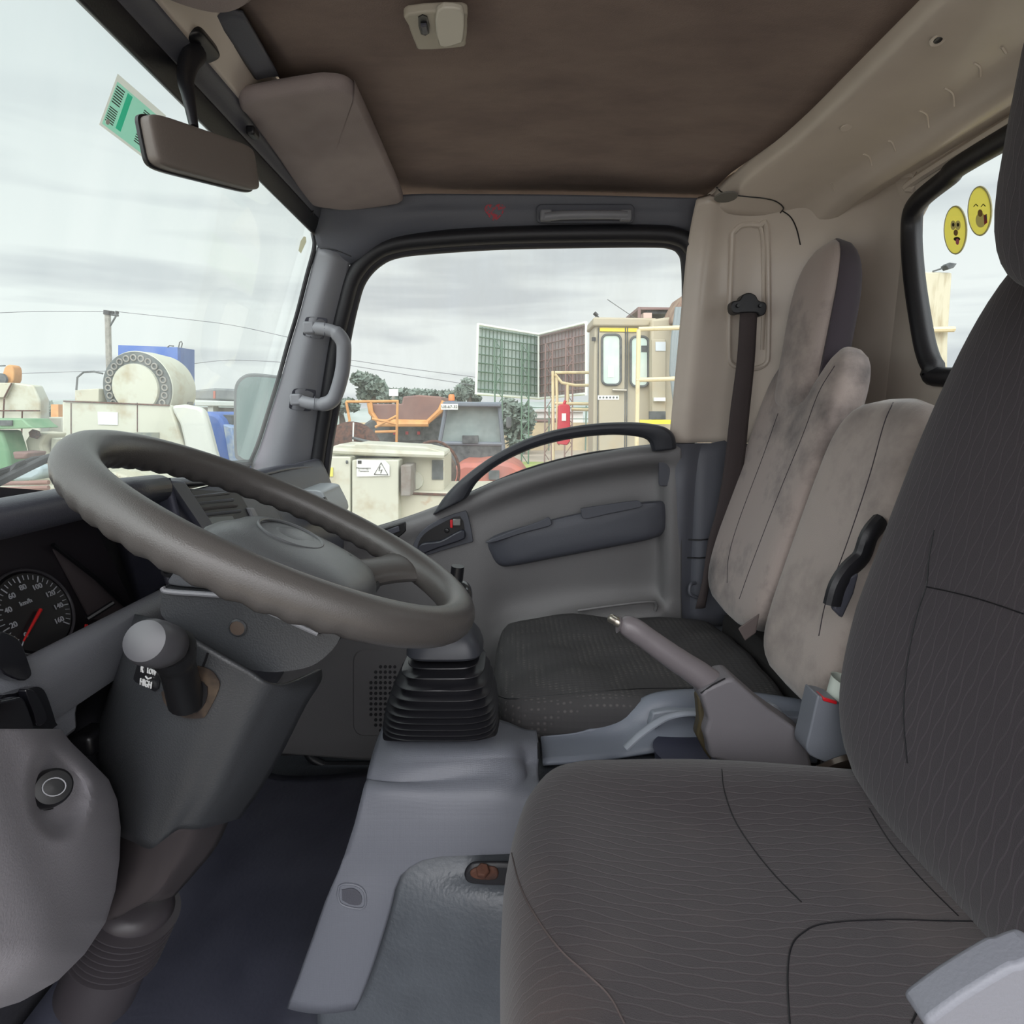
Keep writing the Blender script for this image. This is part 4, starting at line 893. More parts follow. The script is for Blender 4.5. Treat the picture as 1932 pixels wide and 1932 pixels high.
# binnacle: end wall, instrument recess floor, lower lip band
obj('binnacle_wall', MB().patch([[C(-.380, .664, -.072), C(-.42, .70, -.078), C(-.50, .745, -.095)], [C(-.372, .668, -.13), C(-.42, .705, -.14), C(-.50, .75, -.15)], [C(-.366, .672, -.185), C(-.41, .708, -.20), C(-.48, .75, -.24)]], 4, 4), mat('binnacle_blue_grey', (66, 67, 80), .5, bump=.2, bscale=800), da, solid=.006, soff=1)
lip = []
for i in range(11):
    y = .10+(.70-.10)*i/10
    lip.append([C(x, y, z+.0*(y-.4)) for x, z in ((-.47, -.245), (-.40, -.205), (-.366, -.186), (-.358, -.184), (-.352, -.190), (-.350, -.200), (-.352, -.212), (-.356, -.226), (-.366, -.236), (-.43, -.238))])
obj('lower_lip', MB().patch(lip, 3, 1), dashl, da, solid=.004, soff=1)
# centre stack face
stk = [(-.428, -.108), (-.420, -.112), (-.405, -.15), (-.39, -.20), (-.38, -.27), (-.39, -.42), (-.45, -.50)]
g = [[C(x, y, z) for x, z in stk] for y in [.668+i*(1.02-.668)/8 for i in range(9)]]
obj('centre_stack', MB().patch(g, 2, 3), dashd, da, solid=.006, soff=1)
g = [[C(x-.012, y, z) for x, z in stk] for y in [1.02+i*(1.37-1.02)/8 for i in range(9)]]
obj('passenger_fascia', MB().patch(g, 2, 3), dashd, da, solid=.006, soff=1)
obj('switch_panel', MB().prism([PX(a, b, -.372) for a, b in ((-260, 1240), (36, 1240), (128, 1262), (128, 1300), (120, 1345), (122, 1376), (60, 1424), (-60, 1470), (-260, 1500))], (.012, 0, 0)), dashl, da, bevel=.004)
g = [[C(x, y, z) for x, z in ((-.42, -.23), (-.43, -.33), (-.44, -.38), (-.50, -.46))] for y in [.10, .3, .5, .70]]
obj('knee_bolster', MB().patch(g, 4, 3), darkbr, da, solid=.006, soff=1)
# ---- instrument cluster
ic = thing('instrument_cluster', C(-.46, .55, -.19), 'instrument cluster with a round speedometer behind the steering wheel', 'instrument cluster')
cn = Vector((.94, -.10, .34)).normalized(); cxv_ = Vector((0, 1, 0)); cxv_ = (cxv_-cn*cxv_.dot(cn)).normalized(); cyv_ = cn.cross(cxv_)
if cyv_.z < 0: cyv_ = -cyv_
Rcl = Matrix((cxv_, cyv_, cxv_.cross(cyv_))).transposed()
gc0 = PX(60, 1156, -.445); GS = .62
def K(a, b, h=0): return gc0+cxv_*a+cyv_*b+cn*h
darkface = mat('gauge_black', (30, 29, 31), .35)
obj('face', MB().prism([PX(a, b, -.462) for a, b in ((-260, 900), (150, 930), (262, 1166), (150, 1240), (0, 1300), (-260, 1420))], (-.006, 0, 0)), mat('cluster_dark', (48, 44, 48), .35), ic)
obj('side_flank', MB().prism([PX(a, b, -.459) for a, b in ((102, 1036), (112, 1031), (252, 1160), (240, 1173), (172, 1168))], (-.002, 0, 0)), mat('cluster_brown', (88, 80, 82), .5), ic)
di = MB().lathe([(.062*GS, 0), (.060*GS, .003), (.0003, .003)], gc0, cn, 48); dial = obj('speedometer_dial', di, darkface, ic)
obj('dial_ring', MB().tube([K(.066*GS*math.cos(t), .066*GS*math.sin(t), .002) for t in [i*math.pi/30 for i in range(60)]], .0015, 8, closed=True), mat('ring_dark', (60, 58, 62), .3), ic)
tk = MB(); tn = MB(); ink = mat('gauge_ink', (170, 172, 178), .6)
A0, A1 = math.radians(222), math.radians(-42)
for i in range(33):
    a_ = A0+(A1-A0)*i/32; lo_ = .050 if i % 4 else .047
    p1, p2 = K(GS*lo_*math.cos(a_), GS*lo_*math.sin(a_), .0036), K(GS*.057*math.cos(a_), GS*.057*math.sin(a_), .0036)
    tk.tube([p1, p2], .0004 if i % 4 else .0006, 5)
obj('scale_marks', tk, ink, dial)
for i, s_ in enumerate(('0', '20', '40', '60', '80', '100', '120', '140', '160')):
    a_ = A0+(A1-A0)*i/8
    text('numeral', s_, .0070, K(GS*.0395*math.cos(a_), GS*.0395*math.sin(a_), .0038), Rcl, ink, dial)
text('unit_text', 'km/h', .0062, K(-.004, .011, .0038), Rcl, ink, dial)
a_ = math.radians(219); nd = mat('needle_red', (210, 40, 40), .5)
obj('needle', MB().tube([K(.004, 0, .006), K(.032*math.cos(a_), .032*math.sin(a_), .006)], [.0016, .0008], 6), nd, dial)
obj('reset_stalk', MB().tube([PX(165, 1168, -.435), PX(214, 1137, -.42)], .0030, 8), black, ic)
obj('small_needle', MB().tube([PX(163, 1178, -.44), PX(160, 1194, -.44)], .0016, 6), nd, ic)
rt = MB().tube([PX(100, 1028, -.455), PX(180, 1090, -.452), PX(258, 1163, -.45)], .0025, 6); obj('lens_frame', rt, black, ic)
# ---- switches left of the column and lower-left cubby
for k, (q, lab) in enumerate((([(-30, 1195), (0, 1200), (14, 1215), (30, 1255), (33, 1275), (12, 1284), (-30, 1260)], 'upper glossy black rocker switch at the left edge'), ([(-30, 1320), (0, 1308), (30, 1298), (48, 1296), (62, 1310), (80, 1362), (78, 1372), (8, 1422), (-30, 1400)], 'lower pair of glossy black rocker switches at the left edge'))):
    s_ = thing('dash_switch', PX(20, 1260+k*100, -.345), lab, 'switch')
    obj('bezel', MB().prism([PX(a, b, -.350) for a, b in sp2(q, 3)], (.010, 0, 0)), mat('gloss_black', (22, 22, 27), .18, coat=.5), s_, bevel=.004, bseg=3)
    if k: 
        obj('rocker', MB().prism([PX(a, b, -.338) for a, b in sp2([(-30, 1330), (0, 1318), (22, 1316), (36, 1345), (45, 1385), (8, 1408), (-30, 1392)], 3)], (.008, 0, 0)), MATS['gloss_black'], s_, bevel=.005, bseg=3)
        obj('rocker', MB().prism([PX(a, b, -.338) for a, b in sp2([(32, 1304), (46, 1302), (60, 1318), (74, 1356), (56, 1370), (48, 1345)], 3)], (.006, 0, 0)), MATS['gloss_black'], s_, bevel=.003, bseg=3)
# light grey knee panel with a scooped recess and a plug in it
kneem = mat('knee_panel_plastic', (142, 140, 146), .42, bump=.2, bscale=800)
kp = thing('knee_panel', PX(60, 1890, -.30), 'light grey moulded lower dash panel at the left edge with a scooped recess', 'dash panel')
redge = [(1372, 112), (1400, 134), (1430, 165), (1470, 205), (1510, 222), (1560, 228), (1620, 226), (1680, 218), (1740, 200), (1800, 160), (1850, 110), (1890, 40), (1915, -40)]
tedge = lambda x: 1448-.72*x if x < 95 else 1380
g = []
nr, nc = 90, 80
for i in range(nr+1):
    row_ = []
    for j in range(nc+1):
        t = j/nc; s = i/nr
        py = 1375+(1915-1375)*s; rx = interp(redge, py) if False else None
        # right edge as a function of row
        rx = 0
        for (a, b), (c, d) in zip(redge, redge[1:]):
            if py <= c or c == redge[-1][0]:
                rx = b+(d-b)*(py-a)/(c-a); break
        px = -260+(rx+260)*min(1, t/.86)
        X = -.275; edge_ = max(0, (t-.60)/.26)
        X -= .045*min(1, edge_)**3
        if t > .86: X -= .12*(t-.86)/.14; px = rx-(t-.86)/.14*12
        # raised main body to the lower left, dropping over a soft fold
        X += .016/(1+math.exp(-((px*-.9+(py-1500)*.35)-(-20))/22))
        # scoop
        u = (px-112)/54; v = (py-1488)/84; ang = .45; uu = u*math.cos(ang)+v*math.sin(ang); vv = -u*math.sin(ang)+v*math.cos(ang)
        rr = (uu*uu+vv*vv)
        e_ = max(0, min(1, (1.5-rr)/1.3)); X -= .016*e_*e_*(3-2*e_)*max(0, min(1, (rx-px-8)/45))
        X -= .05*max(0, (s-.75)/.25)**2
        row_.append(PX(px, py, X))
    g.append(row_)
kpm = obj('panel', MB().grid(g), kneem, kp, solid=.003, soff=1)
dk = thing('lighter_plug', PX(95, 1490, -.31), 'black round socket plug with a pale symbol in the scooped recess', 'socket plug')
pc = PX(92, 1488, -.284); kx = Vector((.75, -.5, .45)).normalized()
obj('body', MB().lathe([(.007, -.02), (.009, -.012), (.0108, -.006), (.0116, 0), (.0112, .006), (.0095, .009), (.0005, .010)], pc, kx, 28), black, dk)
obj('stem', MB().tube([pc-kx*.01, PX(78, 1530, -.29)], .006, 10), rubber, dk)
lig = [pc+kx*.0103+kx.orthogonal().normalized()*.005*math.cos(t)+kx.cross(kx.orthogonal().normalized())*.006*math.sin(t) for t in [i*math.pi/10 for i in range(20)]]
obj('symbol', MB().tube(lig, .0004, 5, closed=True), ink, dk, label='thin pale outline symbol')
# wiring and dark hose behind
wh_ = thing('wiring_loom', PX(160, 1420, -.40), 'dark taped wiring loom behind the lower dash', 'wiring')
obj('loom', MB().tube(spl([PX(205, 1300, -.40), PX(180, 1340, -.40), PX(165, 1390, -.39), PX(178, 1440, -.39), PX(215, 1500, -.40)], 6), .016, 10), rubber, wh_)
obj('connector', MB().box(PX(172, 1395, -.375), (.02, .03, .02)), black, wh_, bevel=.004)
# ---- centre stack contents
vt = thing('air_vent', PX(315, 965, -.41), 'open dark rectangular air vent in the center stack', 'vent')
def face(px, py, d=0):                              # point on the stack face
    r = ray(px, py); t = .4
    for _ in range(12):
        z = (r*(t/1)).z; X = -.420+(-.112-z)*(-.0)*0
        zz = r.z*t; X = -.422+max(0, min(1, (-.108-zz)/.09))*.032+d
        t = X/r.x
    return O+r*t
def fslab(pix, d0, dep): return MB().prism([face(a, b, d0+.009) for a, b in pix], (-dep, 0, 0))
obj('surround', fslab([(272, 928), (335, 905), (352, 925), (388, 1015), (370, 1030), (330, 1010)], .004, .012), dashd, vt, bevel=.003)
obj('cavity', fslab([(285, 945), (318, 928), (345, 1010), (325, 1006)], .0055, .002), black, vt)
for i in range(4): obj('slat', MB().tube([face(292+i*9, 942-i*3, .016), face(318+i*10, 1005+i*2, .016)], .0016, 6), dashd, vt)
dvp = thing('stack_divider', PX(370, 960, -.40), 'wide dark blue-grey upright between vent and radio slot', 'trim')
obj('upright', fslab([(316, 905), (350, 907), (420, 1012), (392, 1018)], .010, .012), mat('divider_blue_grey', (72, 74, 86), .45), dvp, bevel=.004)
rs = thing('radio_slot', PX(430, 970, -.41), 'empty radio slot with metal bracket rails in the center stack', 'radio slot')
obj('cavity', fslab([(358, 922), (452, 928), (500, 1012), (402, 1022)], .004, .006), mat('slot_dark', (40, 38, 42), .5), rs, bevel=.002)
for i, (y, c_) in enumerate(((932, dashd), (945, trimd), (956, mat('slot_brown_grey', (72, 66, 66), .6)), (966, trimd))):
    obj('rail', MB().tube([face(362+i*7, y+6, .015), face(432+i*7, y-2, .015)], .0024, 6), c_, rs)
obj('plate', fslab([(382, 980), (436, 968), (452, 1000), (400, 1012)], .006, .003), mat('slot_plate_grey', (92, 98, 100), .35, metal=.2), rs)
obj('lower_rail', MB().tube([face(402, 1014, .018), face(480, 990, .018)], .0035, 8), trimd, rs)
obj('bracket_tab', MB().box(face(398, 1000, .018), (.004, .010, .006)), steel, rs)
vt2 = thing('stack_trim', PX(488, 970, -.40), 'narrow light-edged trim strip right of the radio slot', 'trim')
obj('strip', fslab([(470, 958), (480, 958), (503, 1004), (492, 1008)], .009, .008), trimg, vt2, bevel=.002)
cd = thing('dash_clip', PX(270, 945, -.40), 'small light grey clip-on holder at the left of the air vent', 'holder')
obj('clip', fslab([(255, 930), (264, 929), (285, 960), (275, 963)], .012, .01), dashl, cd, bevel=.002)
# passenger end of the dash: pale rounded pods
for q, Y, dep, lab in (([(455, 896), (500, 899), (512, 908), (518, 924), (480, 930), (452, 915)], 1.12, .10, 'pale rounded pod on top of the dashboard near the pillar'),
                  ([(548, 930), (575, 924), (604, 926), (612, 936), (628, 975), (600, 990), (560, 960)], 1.18, .12, 'pale rounded end cap of the dashboard near the door')):
    t_ = thing('dash_pod', Pt(q[0][0], q[0][1], Y), lab, 'dash trim')
    obj('shell', MB().prism([Pt(a, b, Y) for a, b in sp2(q, 3)], (0, dep, 0)), mat('pod_pale', (168, 174, 178), .4), t_, bevel=.010, bseg=4)
t_ = thing('side_vent', Pt(614, 952, 1.175), 'small dark slot vent in the end of the dashboard', 'vent')
obj('slot', MB().prism([Pt(a, b, 1.168) for a, b in ((606, 940), (612, 938), (628, 968), (622, 972))], (0, .01, 0)), black, t_, bevel=.001)

# ---- tunnel, console and gear lever
def G(rows): return [[Pt(*q) for q in r] for r in rows]
cf = thing('center_console', Pt(820, 1500, .73), 'light grey grained plastic console base with a long leg to the floor', 'console')
top = [[(722, 1372, .86), (760, 1362, .90), (900, 1360, .90), (950, 1370, .89), (985, 1384, .88), (1012, 1388, .87)],
       [(712, 1410, .80), (770, 1412, .785), (900, 1412, .785), (955, 1412, .79), (985, 1410, .81), (1013, 1412, .82)],
       [(700, 1450, .76), (770, 1446, .755), (880, 1438, .76), (960, 1436, .77), (985, 1446, .79), (1014, 1450, .79)],
       [(694, 1476, .745), (740, 1480, .74), (830, 1474, .745), (960, 1466, .75), (990, 1470, .765), (1014, 1474, .765)],
       [(688, 1492, .732), (740, 1496, .728), (840, 1500, .73), (930, 1500, .73), (990, 1500, .735), (1020, 1500, .735)],
       [(672, 1548, .7203), (740, 1548, .7203), (840, 1548, .7203), (930, 1548, .7203), (980, 1548, .7203), (1020, 1548, .7203)],
       [(655, 1600, .715), (720, 1602, .713), (810, 1600, .713), (930, 1602, .713), (980, 1602, .713), (1020, 1602, .713)]]
rows_ = G(top[:-1])
rows_ = smooth_grid(rows_, 6, 6)
legb = [(1600, 655, 1020, .715, .713), (1604, 654, 960, .715, .713), (1606, 653, 900, .715, .713), (1609, 652, 835, .714, .713), (1616, 649, 800, .714, .712), (1628, 645, 777, .713, .712), (1645, 639, 757, .712, .711), (1670, 630, 745, .711, .710), (1695, 621, 738, .709, .708), (1730, 609, 728, .707, .706), (1765, 597, 717, .705, .705), (1800, 584, 706, .703, .703), (1840, 570, 692, .700, .701), (1875, 556, 678, .698, .699), (1895, 549, 668, .698, .698)]
nc_ = len(rows_[0]); ext = []
for py, xl, xr, yl, yr_ in legb:
    ext.append([Pt(xl+(xr-xl)*k/(nc_-1), py+(8*math.sin(math.pi*k/(nc_-1)) if py > 1850 else 0), .7203-.0000657*(py-1545)-.004*math.sin(math.pi*k/(nc_-1))**.5*max(0, min(1, (py-1640)/60))) for k in range(nc_)])
ct = lg = obj('body', MB().grid(rows_+ext), consm, cf, solid=.008, soff=1, angle=85)
fr = drape(lg, [(640, 1672), (650, 1668), (672, 1670), (686, 1680), (690, 1700), (684, 1714), (660, 1712), (642, 1704), (637, 1688)], 3, .0004)
obj('finger_recess', MB().tube(fr, .0018, 8, closed=True), consm, lg)
fr2 = drape(lg, [(645, 1678), (668, 1676), (682, 1690), (680, 1706), (662, 1706), (646, 1698)], 3, .0006)
obj('recess_floor', MB().prism(fr2, (0, -.0006, 0)), dashd, lg)
dd = drape(ct, [(1015, 1386), (1016, 1420), (1018, 1470)], 4, .0006)
if len(dd) > 2: obj('panel_gap', MB().tube(dd, .0015, 6), black, cf)
# vinyl covered engine hump behind the leg
eh = [[(690, 1590, .735), (740, 1585, .735), (850, 1580, .735), (940, 1580, .735), (1060, 1580, .735)],
      [(668, 1640, .728), (740, 1636, .725), (850, 1640, .722), (940, 1640, .72), (1060, 1640, .72)],
      [(648, 1720, .725), (740, 1710, .716), (850, 1700, .700), (940, 1700, .690), (1060, 1700, .685)],
      [(620, 1800, .72), (720, 1800, .712), (840, 1790, .695), (940, 1780, .68), (1060, 1780, .67)],
      [(600, 1900, .72), (700, 1900, .71), (820, 1890, .695), (940, 1880, .68), (1060, 1880, .66)],
      [(600, 1990, .72), (700, 1990, .71), (820, 1980, .69), (940, 1980, .67), (1060, 1980, .65)]]
ehs = struct('trim_12', MB().patch(G(eh), 6, 6), matm, solid=.006, soff=1)
# hump body behind (dark), so that nothing is seen through
struct('trim_13', MB().box(C(.10, .90, -.70), (.48, .28, .34)), mat('hump_vinyl', (70, 74, 80), .5, bump=.5, bscale=150), bevel=.03, bseg=3)
# seat rail bracket with a rusty bolt
br = thing('seat_rail_bracket', Pt(925, 1655, .70), 'dark oval bracket with a rusty bolt on the vinyl hump', 'bracket')
obj('plate', MB().prism([Pt(a, b, .695-.0) for a, b in sp2([(876, 1652), (884, 1640), (900, 1634), (960, 1634), (1000, 1640), (1000, 1664), (960, 1672), (898, 1670), (880, 1664)], 3)], (0, .006, .004)), rubber, br, bevel=.003)
obj('washer', MB().prism([Pt(a, b, .692) for a, b in sp2([(886, 1650), (900, 1640), (935, 1640), (940, 1655), (930, 1662), (898, 1660)], 3)], (0, .004, .002)), rust, br, bevel=.002)
obj('bolt', MB().lathe([(.009, 0), (.009, .006), (.0075, .008), (.0003, .008)], Pt(911, 1645, .690), (0, -.5, 1), 6), rust, br, bevel=.0008)
# gear lever with bellows boot
gl_ = thing('gear_lever', Pt(833, 1405, .88), 'black ribbed gear lever boot on the console with its shaft rising behind the wheel rim', 'gear lever')
def sqr(cx_, cy_, z, hx, hy, e=.5, n=44):
    sg = lambda v, p: math.copysign(abs(v)**p, v)
    return [C(cx_+hx*sg(math.cos(t), e), cy_+hy*sg(math.sin(t), e), z) for t in [2*math.pi*i/n for i in range(n)]]
def bz_(py, Y): return Pt(833, py, Y).z-H
g = []; Yc = .86
lev_ = [(1262, 70), (1278, 82), (1298, 92), (1316, 99), (1332, 104), (1346, 108), (1358, 110), (1370, 112), (1381, 113), (1390, 114)]
zb = bz_(1400, Yc-.07); zt = bz_(1240, Yc-.05)
hx_ = lambda w_: w_*.72/1075
for py, wd in lev_[::-1]:
    z = zb+(zt-zb)*(1400-py)/160; x0 = -.105+.006*(z-zb)/.1; hh = hx_(wd)
    hy = min(.075, hh*.80+.012)
    step = (zt-zb)/160*(9 if py > 1330 else 13)
    g.append(sqr(x0, Yc, z-step*.45, hh*.90, hy*.90)); g.append(sqr(x0, Yc, z-step*.12, hh*1.05, hy*1.05)); g.append(sqr(x0, Yc, z-step*.02, hh*1.10, hy*1.10)); g.append(sqr(x0, Yc, z+step*.12, hh*1.09, hy*1.09)); g.append(sqr(x0, Yc, z+step*.22, hh*.92, hy*.92))
g.insert(0, sqr(-.105, Yc, zb-.004, .084, .078)); g.insert(0, sqr(-.105, Yc, zb-.022, .086, .079))
obj('boot', MB().grid(g, cu=True, caps=True), mat('boot_rubber', (34, 34, 38), .33), gl_, sub=0, angle=60)
g = []
for k, dz in ((.62, 0), (.66, .004), (.65, .010), (.60, .022), (.50, .034), (.36, .043), (.18, .048), (.12, .050)):
    g.append(sqr(-.098, Yc, zt-.008+dz, .073*k*1.15, .065*k*1.15))
obj('boot_cap', MB().grid(g, cu=True, caps=True), mat('boot_cap', (58, 60, 66), .38), gl_)
sh = [C(-.092, Yc, zt+.035), C(-.084, Yc-.003, zt+.075), C(-.078, Yc-.006, zt+.12)]
obj('shaft', MB().tube(spl(sh, 4), .0095, 12), black, gl_)
obj('knob', MB().blob(Pt(868, 1128, .845), (.036, .036, .05), .8, .8), mat('knob_black', (40, 42, 44), .15, coat=.6), gl_)
# console tray / cup holder
cty = thing('console_tray', Pt(1280, 1400, .84), 'pale blue-grey console tray and cup holder beside the handbrake', 'console tray')
tray = mat('tray_plastic', (124, 130, 142), .42, bump=.1, bscale=700)
farw = [[(1020, 1392, .905), (1100, 1380, .915), (1160, 1358, .925), (1200, 1330, .93), (1240, 1312, .93), (1320, 1306, .93), (1420, 1312, .93), (1540, 1330, .92)],
        [(1020, 1398, .90), (1100, 1388, .91), (1165, 1368, .915), (1205, 1342, .915), (1245, 1322, .915), (1320, 1316, .915), (1420, 1322, .915), (1540, 1340, .905)],
        [(1022, 1412, .88), (1100, 1404, .89), (1168, 1392, .90), (1210, 1372, .90), (1250, 1362, .90), (1320, 1360, .90), (1420, 1362, .90), (1540, 1380, .89)],
        [(1024, 1445, .82), (1100, 1440, .83), (1170, 1432, .86), (1215, 1425, .86), (1255, 1420, .86), (1320, 1420, .86), (1420, 1430, .86), (1540, 1440, .85)]]
obj('far_wall', MB().patch(G(farw), 5, 4), tray, cty, solid=.006, soff=1)
rim = spl([Pt(1180, 1412, .80), Pt(1205, 1388, .805), Pt(1235, 1366, .815), Pt(1262, 1352, .83), Pt(1300, 1346, .84), Pt(1345, 1350, .84)], 6)
obj('cup_rim', MB().tube(rim, .0065, 10, flat=.6, up=(0, 0, 1)), mat('tray_light', (146, 152, 162), .4), cty)
obj('cup_well', MB().lathe([(.052, -.02), (.050, -.022), (.045, -.07), (.0003, -.07)], Pt(1300, 1390, .84)+Vector((.0, .0, .0)), (0, 0, 1), 32), mat('well_blue_dark', (58, 60, 76), .5), cty, solid=.003)
obj('web', MB().prism([Pt(a, b, .88) for a, b in ((1232, 1345), (1262, 1340), (1345, 1342), (1345, 1352), (1262, 1352), (1236, 1378), (1225, 1370))], (0, .02, -.004)), MATS['tray_light'], cty, bevel=.003)
obj('rib', MB().prism([Pt(a, b, .86) for a, b in ((1448, 1336), (1460, 1328), (1470, 1334), (1500, 1368), (1470, 1368), (1455, 1350))], (0, .02, -.004)), MATS['tray_light'], cty, bevel=.003)
obj('cross_web', MB().prism([Pt(a, b, .86) for a, b in ((1486, 1352), (1535, 1355), (1535, 1370), (1500, 1368))], (0, .03, -.004)), tray, cty, bevel=.003)
# handbrake
hb_ = thing('handbrake', Pt(1430, 1450, .78), 'brownish grey handbrake lever with a metal release button, raised over the console', 'handbrake')
hbm = mat('handbrake_plastic', (108, 105, 109), .5, bump=.2, bscale=900)
bse = [(1322, 1312), (1330, 1300), (1370, 1282), (1385, 1280), (1418, 1310), (1450, 1338), (1490, 1366), (1526, 1392), (1528, 1420), (1536, 1458), (1420, 1448), (1340, 1432), (1336, 1405), (1330, 1385), (1338, 1360), (1330, 1335)]
obj('base_cover', MB().prism([Pt(a, b, .765) for a, b in bse], (0, .05, 0)), hbm, hb_, bevel=.010, bseg=4)
obj('pivot_plate', MB().prism([Pt(a, b, .785) for a, b in ((1316, 1315), (1332, 1312), (1340, 1360), (1332, 1385), (1345, 1440), (1330, 1420), (1314, 1388), (1320, 1360))], (0, .02, 0)), mat('old_brass', (70, 62, 44), .5), hb_, bevel=.003)
gpth = spl([Pt(1350, 1295, .79), Pt(1318, 1272, .79), Pt(1270, 1240, .79), Pt(1225, 1208, .79), Pt(1190, 1184, .79), Pt(1166, 1178, .79)], 5)
gr_ = [.0200]*3+[.0195, .0195, .0195, .019, .0185, .018, .018, .0175, .0175, .0172, .017, .0168, .0165, .0165, .0165, .0168, .0165, .016, .0155, .0145, .013, .009]
gr_ = [r*.95 for r in gr_]
obj('grip', MB().tube(gpth, gr_[:len(gpth)]+[.012]*(len(gpth)-len(gr_)), 20), mat('grip_plastic', (114, 108, 111), .36, bump=.1, bscale=900), hb_)
bt0, bt1 = Pt(1176, 1180, .79), Pt(1152, 1166, .79)
obj('release_button', MB().lathe([(.0065, 0), (.0065, .012), (.0060, .013), (.0062, .015), (.0062, .021), (.004, .023), (.0003, .0232)], bt0, bt1-bt0, 20), mat('button_metal', (186, 180, 168), .28, metal=.9), hb_, label='pale metal push button')
dd = [Pt(1322, 1308, .768), Pt(1345, 1292, .766), Pt(1368, 1280, .768)]
obj('grip_joint', MB().tube(dd, .0012, 6), black, hb_)
# buckle and white cup
bk = thing('belt_buckle', Pt(1560, 1430, .73), 'grey seat belt buckle with a red release strip beside the driver seat', 'buckle')
bq = [(1542, 1318), (1548, 1314), (1578, 1322), (1600, 1345), (1608, 1380), (1604, 1420), (1590, 1446), (1540, 1432), (1524, 1420), (1522, 1405), (1528, 1380)]
obj('body', MB().prism([Pt(a, b, .725) for a, b in sp2(bq, 2)], (0, .035, 0)), mat('buckle_grey', (112, 116, 124), .45, bump=.1, bscale=600), bk, bevel=.008, bseg=3)
obj('release_strip', MB().prism([Pt(a, b, .722) for a, b in ((1553, 1316), (1580, 1324), (1579, 1330), (1554, 1323))], (0, .02, 0)), redm, bk, bevel=.001, label='red release strip')
obj('strap', MB().tube([Pt(1555, 1435, .745), Pt(1560, 1480, .745)], .010, 8, flat=.3), black, bk)
cu = thing('white_cup', Pt(1580, 1335, .83), 'translucent white plastic cup half hidden behind the driver backrest', 'cup')
cax = Vector((.35, -.1, 1)).normalized()
obj('cup', MB().lathe([(.014, -.035), (.019, 0), (.024, .026), (.0252, .028), (.0236, .027), (.0185, .002), (.0003, -.030)], Pt(1586, 1322, .757), cax, 32), mat('cup_white', (226, 234, 224), .35), cu)
# pedals hint and floor mat
fmt = thing('floor_mat', C(-.45, 1.0, -.87), 'dark blue-grey rubber floor mat in the passenger footwell', 'floor mat')
g = []
for i in range(21):
    x = -.66+.46*i/20; g.append([C(x, .62+.72*j/24, -.862+.010*math.exp(-((x+.33)/.03)**2)*.6+.05*max(0, (-.56-x)/.1)**1.5+.004*math.sin(x*22+j*.4)) for j in range(25)])
obj('mat', MB().grid(g), mat('mat_rubber', (82, 84, 98), .38, bump=.35, bscale=120, var=1, vscale=5, var_col=(68, 70, 83)), fmt, solid=.006, soff=1)
# emoji stickers on the rear glass
def sticker(px, py, wpx, hpx_, lab, laugh):
    def q(a, b): r = ray(px+a, py+b); return O+r*((.70-.014)/r.x) 
    X = .694
    def S(a, b, o=0): r = ray(px+a, py+b); z = r.z/r.x*X; xx = .70-max(0, z+.1)*.03+.006-o; return O+r*(xx/r.x)
    t = thing('smiley_sticker', S(0, hpx_), lab, 'sticker')
    el = lambda sx_, sy_, cx_=0, cy_=0, n=28, o=0: [S(cx_+sx_*math.cos(i*2*math.pi/n), cy_+sy_*math.sin(i*2*math.pi/n), o) for i in range(n)]
    obj('rim', MB().tube(el(wpx*1.0, hpx_*1.0), .0012, 5, closed=True), mat('sticker_edge', (196, 190, 140), .6), t)
    b = bmesh.new(); b.faces.new([b.verts.new(q_) for q_ in el(wpx*.99, hpx_*.99, o=.0008)]); obj('face', b, papermat('sticker_yellow', (224, 212, 96)), t, flat=True)
    ink_ = mat('sticker_ink', (50, 44, 30), .7); wht = papermat('sticker_white', (226, 222, 200))
    if laugh:
        obj('mouth', MB().prism(el(wpx*.42, hpx_*.30, 1, hpx_*.38, o=.0016), (.0006, 0, 0)), wht, t, flat=True)
        obj('tongue', MB().prism([S(a, b, .0024) for a, b in ((7, 8), (12, 6), (13, 22), (8, 26))], (.0006, 0, 0)), mat('sticker_red', (196, 50, 60), .6), t, flat=True)
        for dx in (-8, 6): obj('eye', MB().tube([S(dx-4, -8, .002), S(dx, -13, .002), S(dx+4, -9, .002)], .0006, 5), ink_, t)
        obj('scrape', MB().prism(el(4.5, 7, 0, 4, 12, .003), (.0004, 0, 0)), mat('glue_brown', (150, 118, 70), .7), t, flat=True)
    else:
        for dx in (-5, 4): obj('eye', MB().prism(el(4.5, 9, dx, -9, o=.0016), (.0006, 0, 0)), wht, t, flat=True); obj('pupil', MB().prism(el(2, 3.5, dx, -10, 12, .0024), (.0006, 0, 0)), ink_, t, flat=True)
        obj('mouth', MB().prism(el(6, 4, 2, 17, 16, .0016), (.0006, 0, 0)), ink_, t, flat=True)
        obj('tongue', MB().prism(el(3, 6, 3, 22, 14, .0024), (.0006, 0, 0)), mat('sticker_pink', (206, 110, 130), .6), t, flat=True)
        obj('scrape', MB().prism(el(4, 6, 0, 5, 12, .003), (.0004, 0, 0)), mat('glue_brown', (150, 118, 70), .7), t, flat=True)
    return t
sticker(1803, 434, 21, 45, 'yellow smiling face sticker with its tongue out, left of the two on the rear window', False)
sticker(1849, 398, 22, 46, 'yellow laughing face sticker, right and higher of the two on the rear window', True)
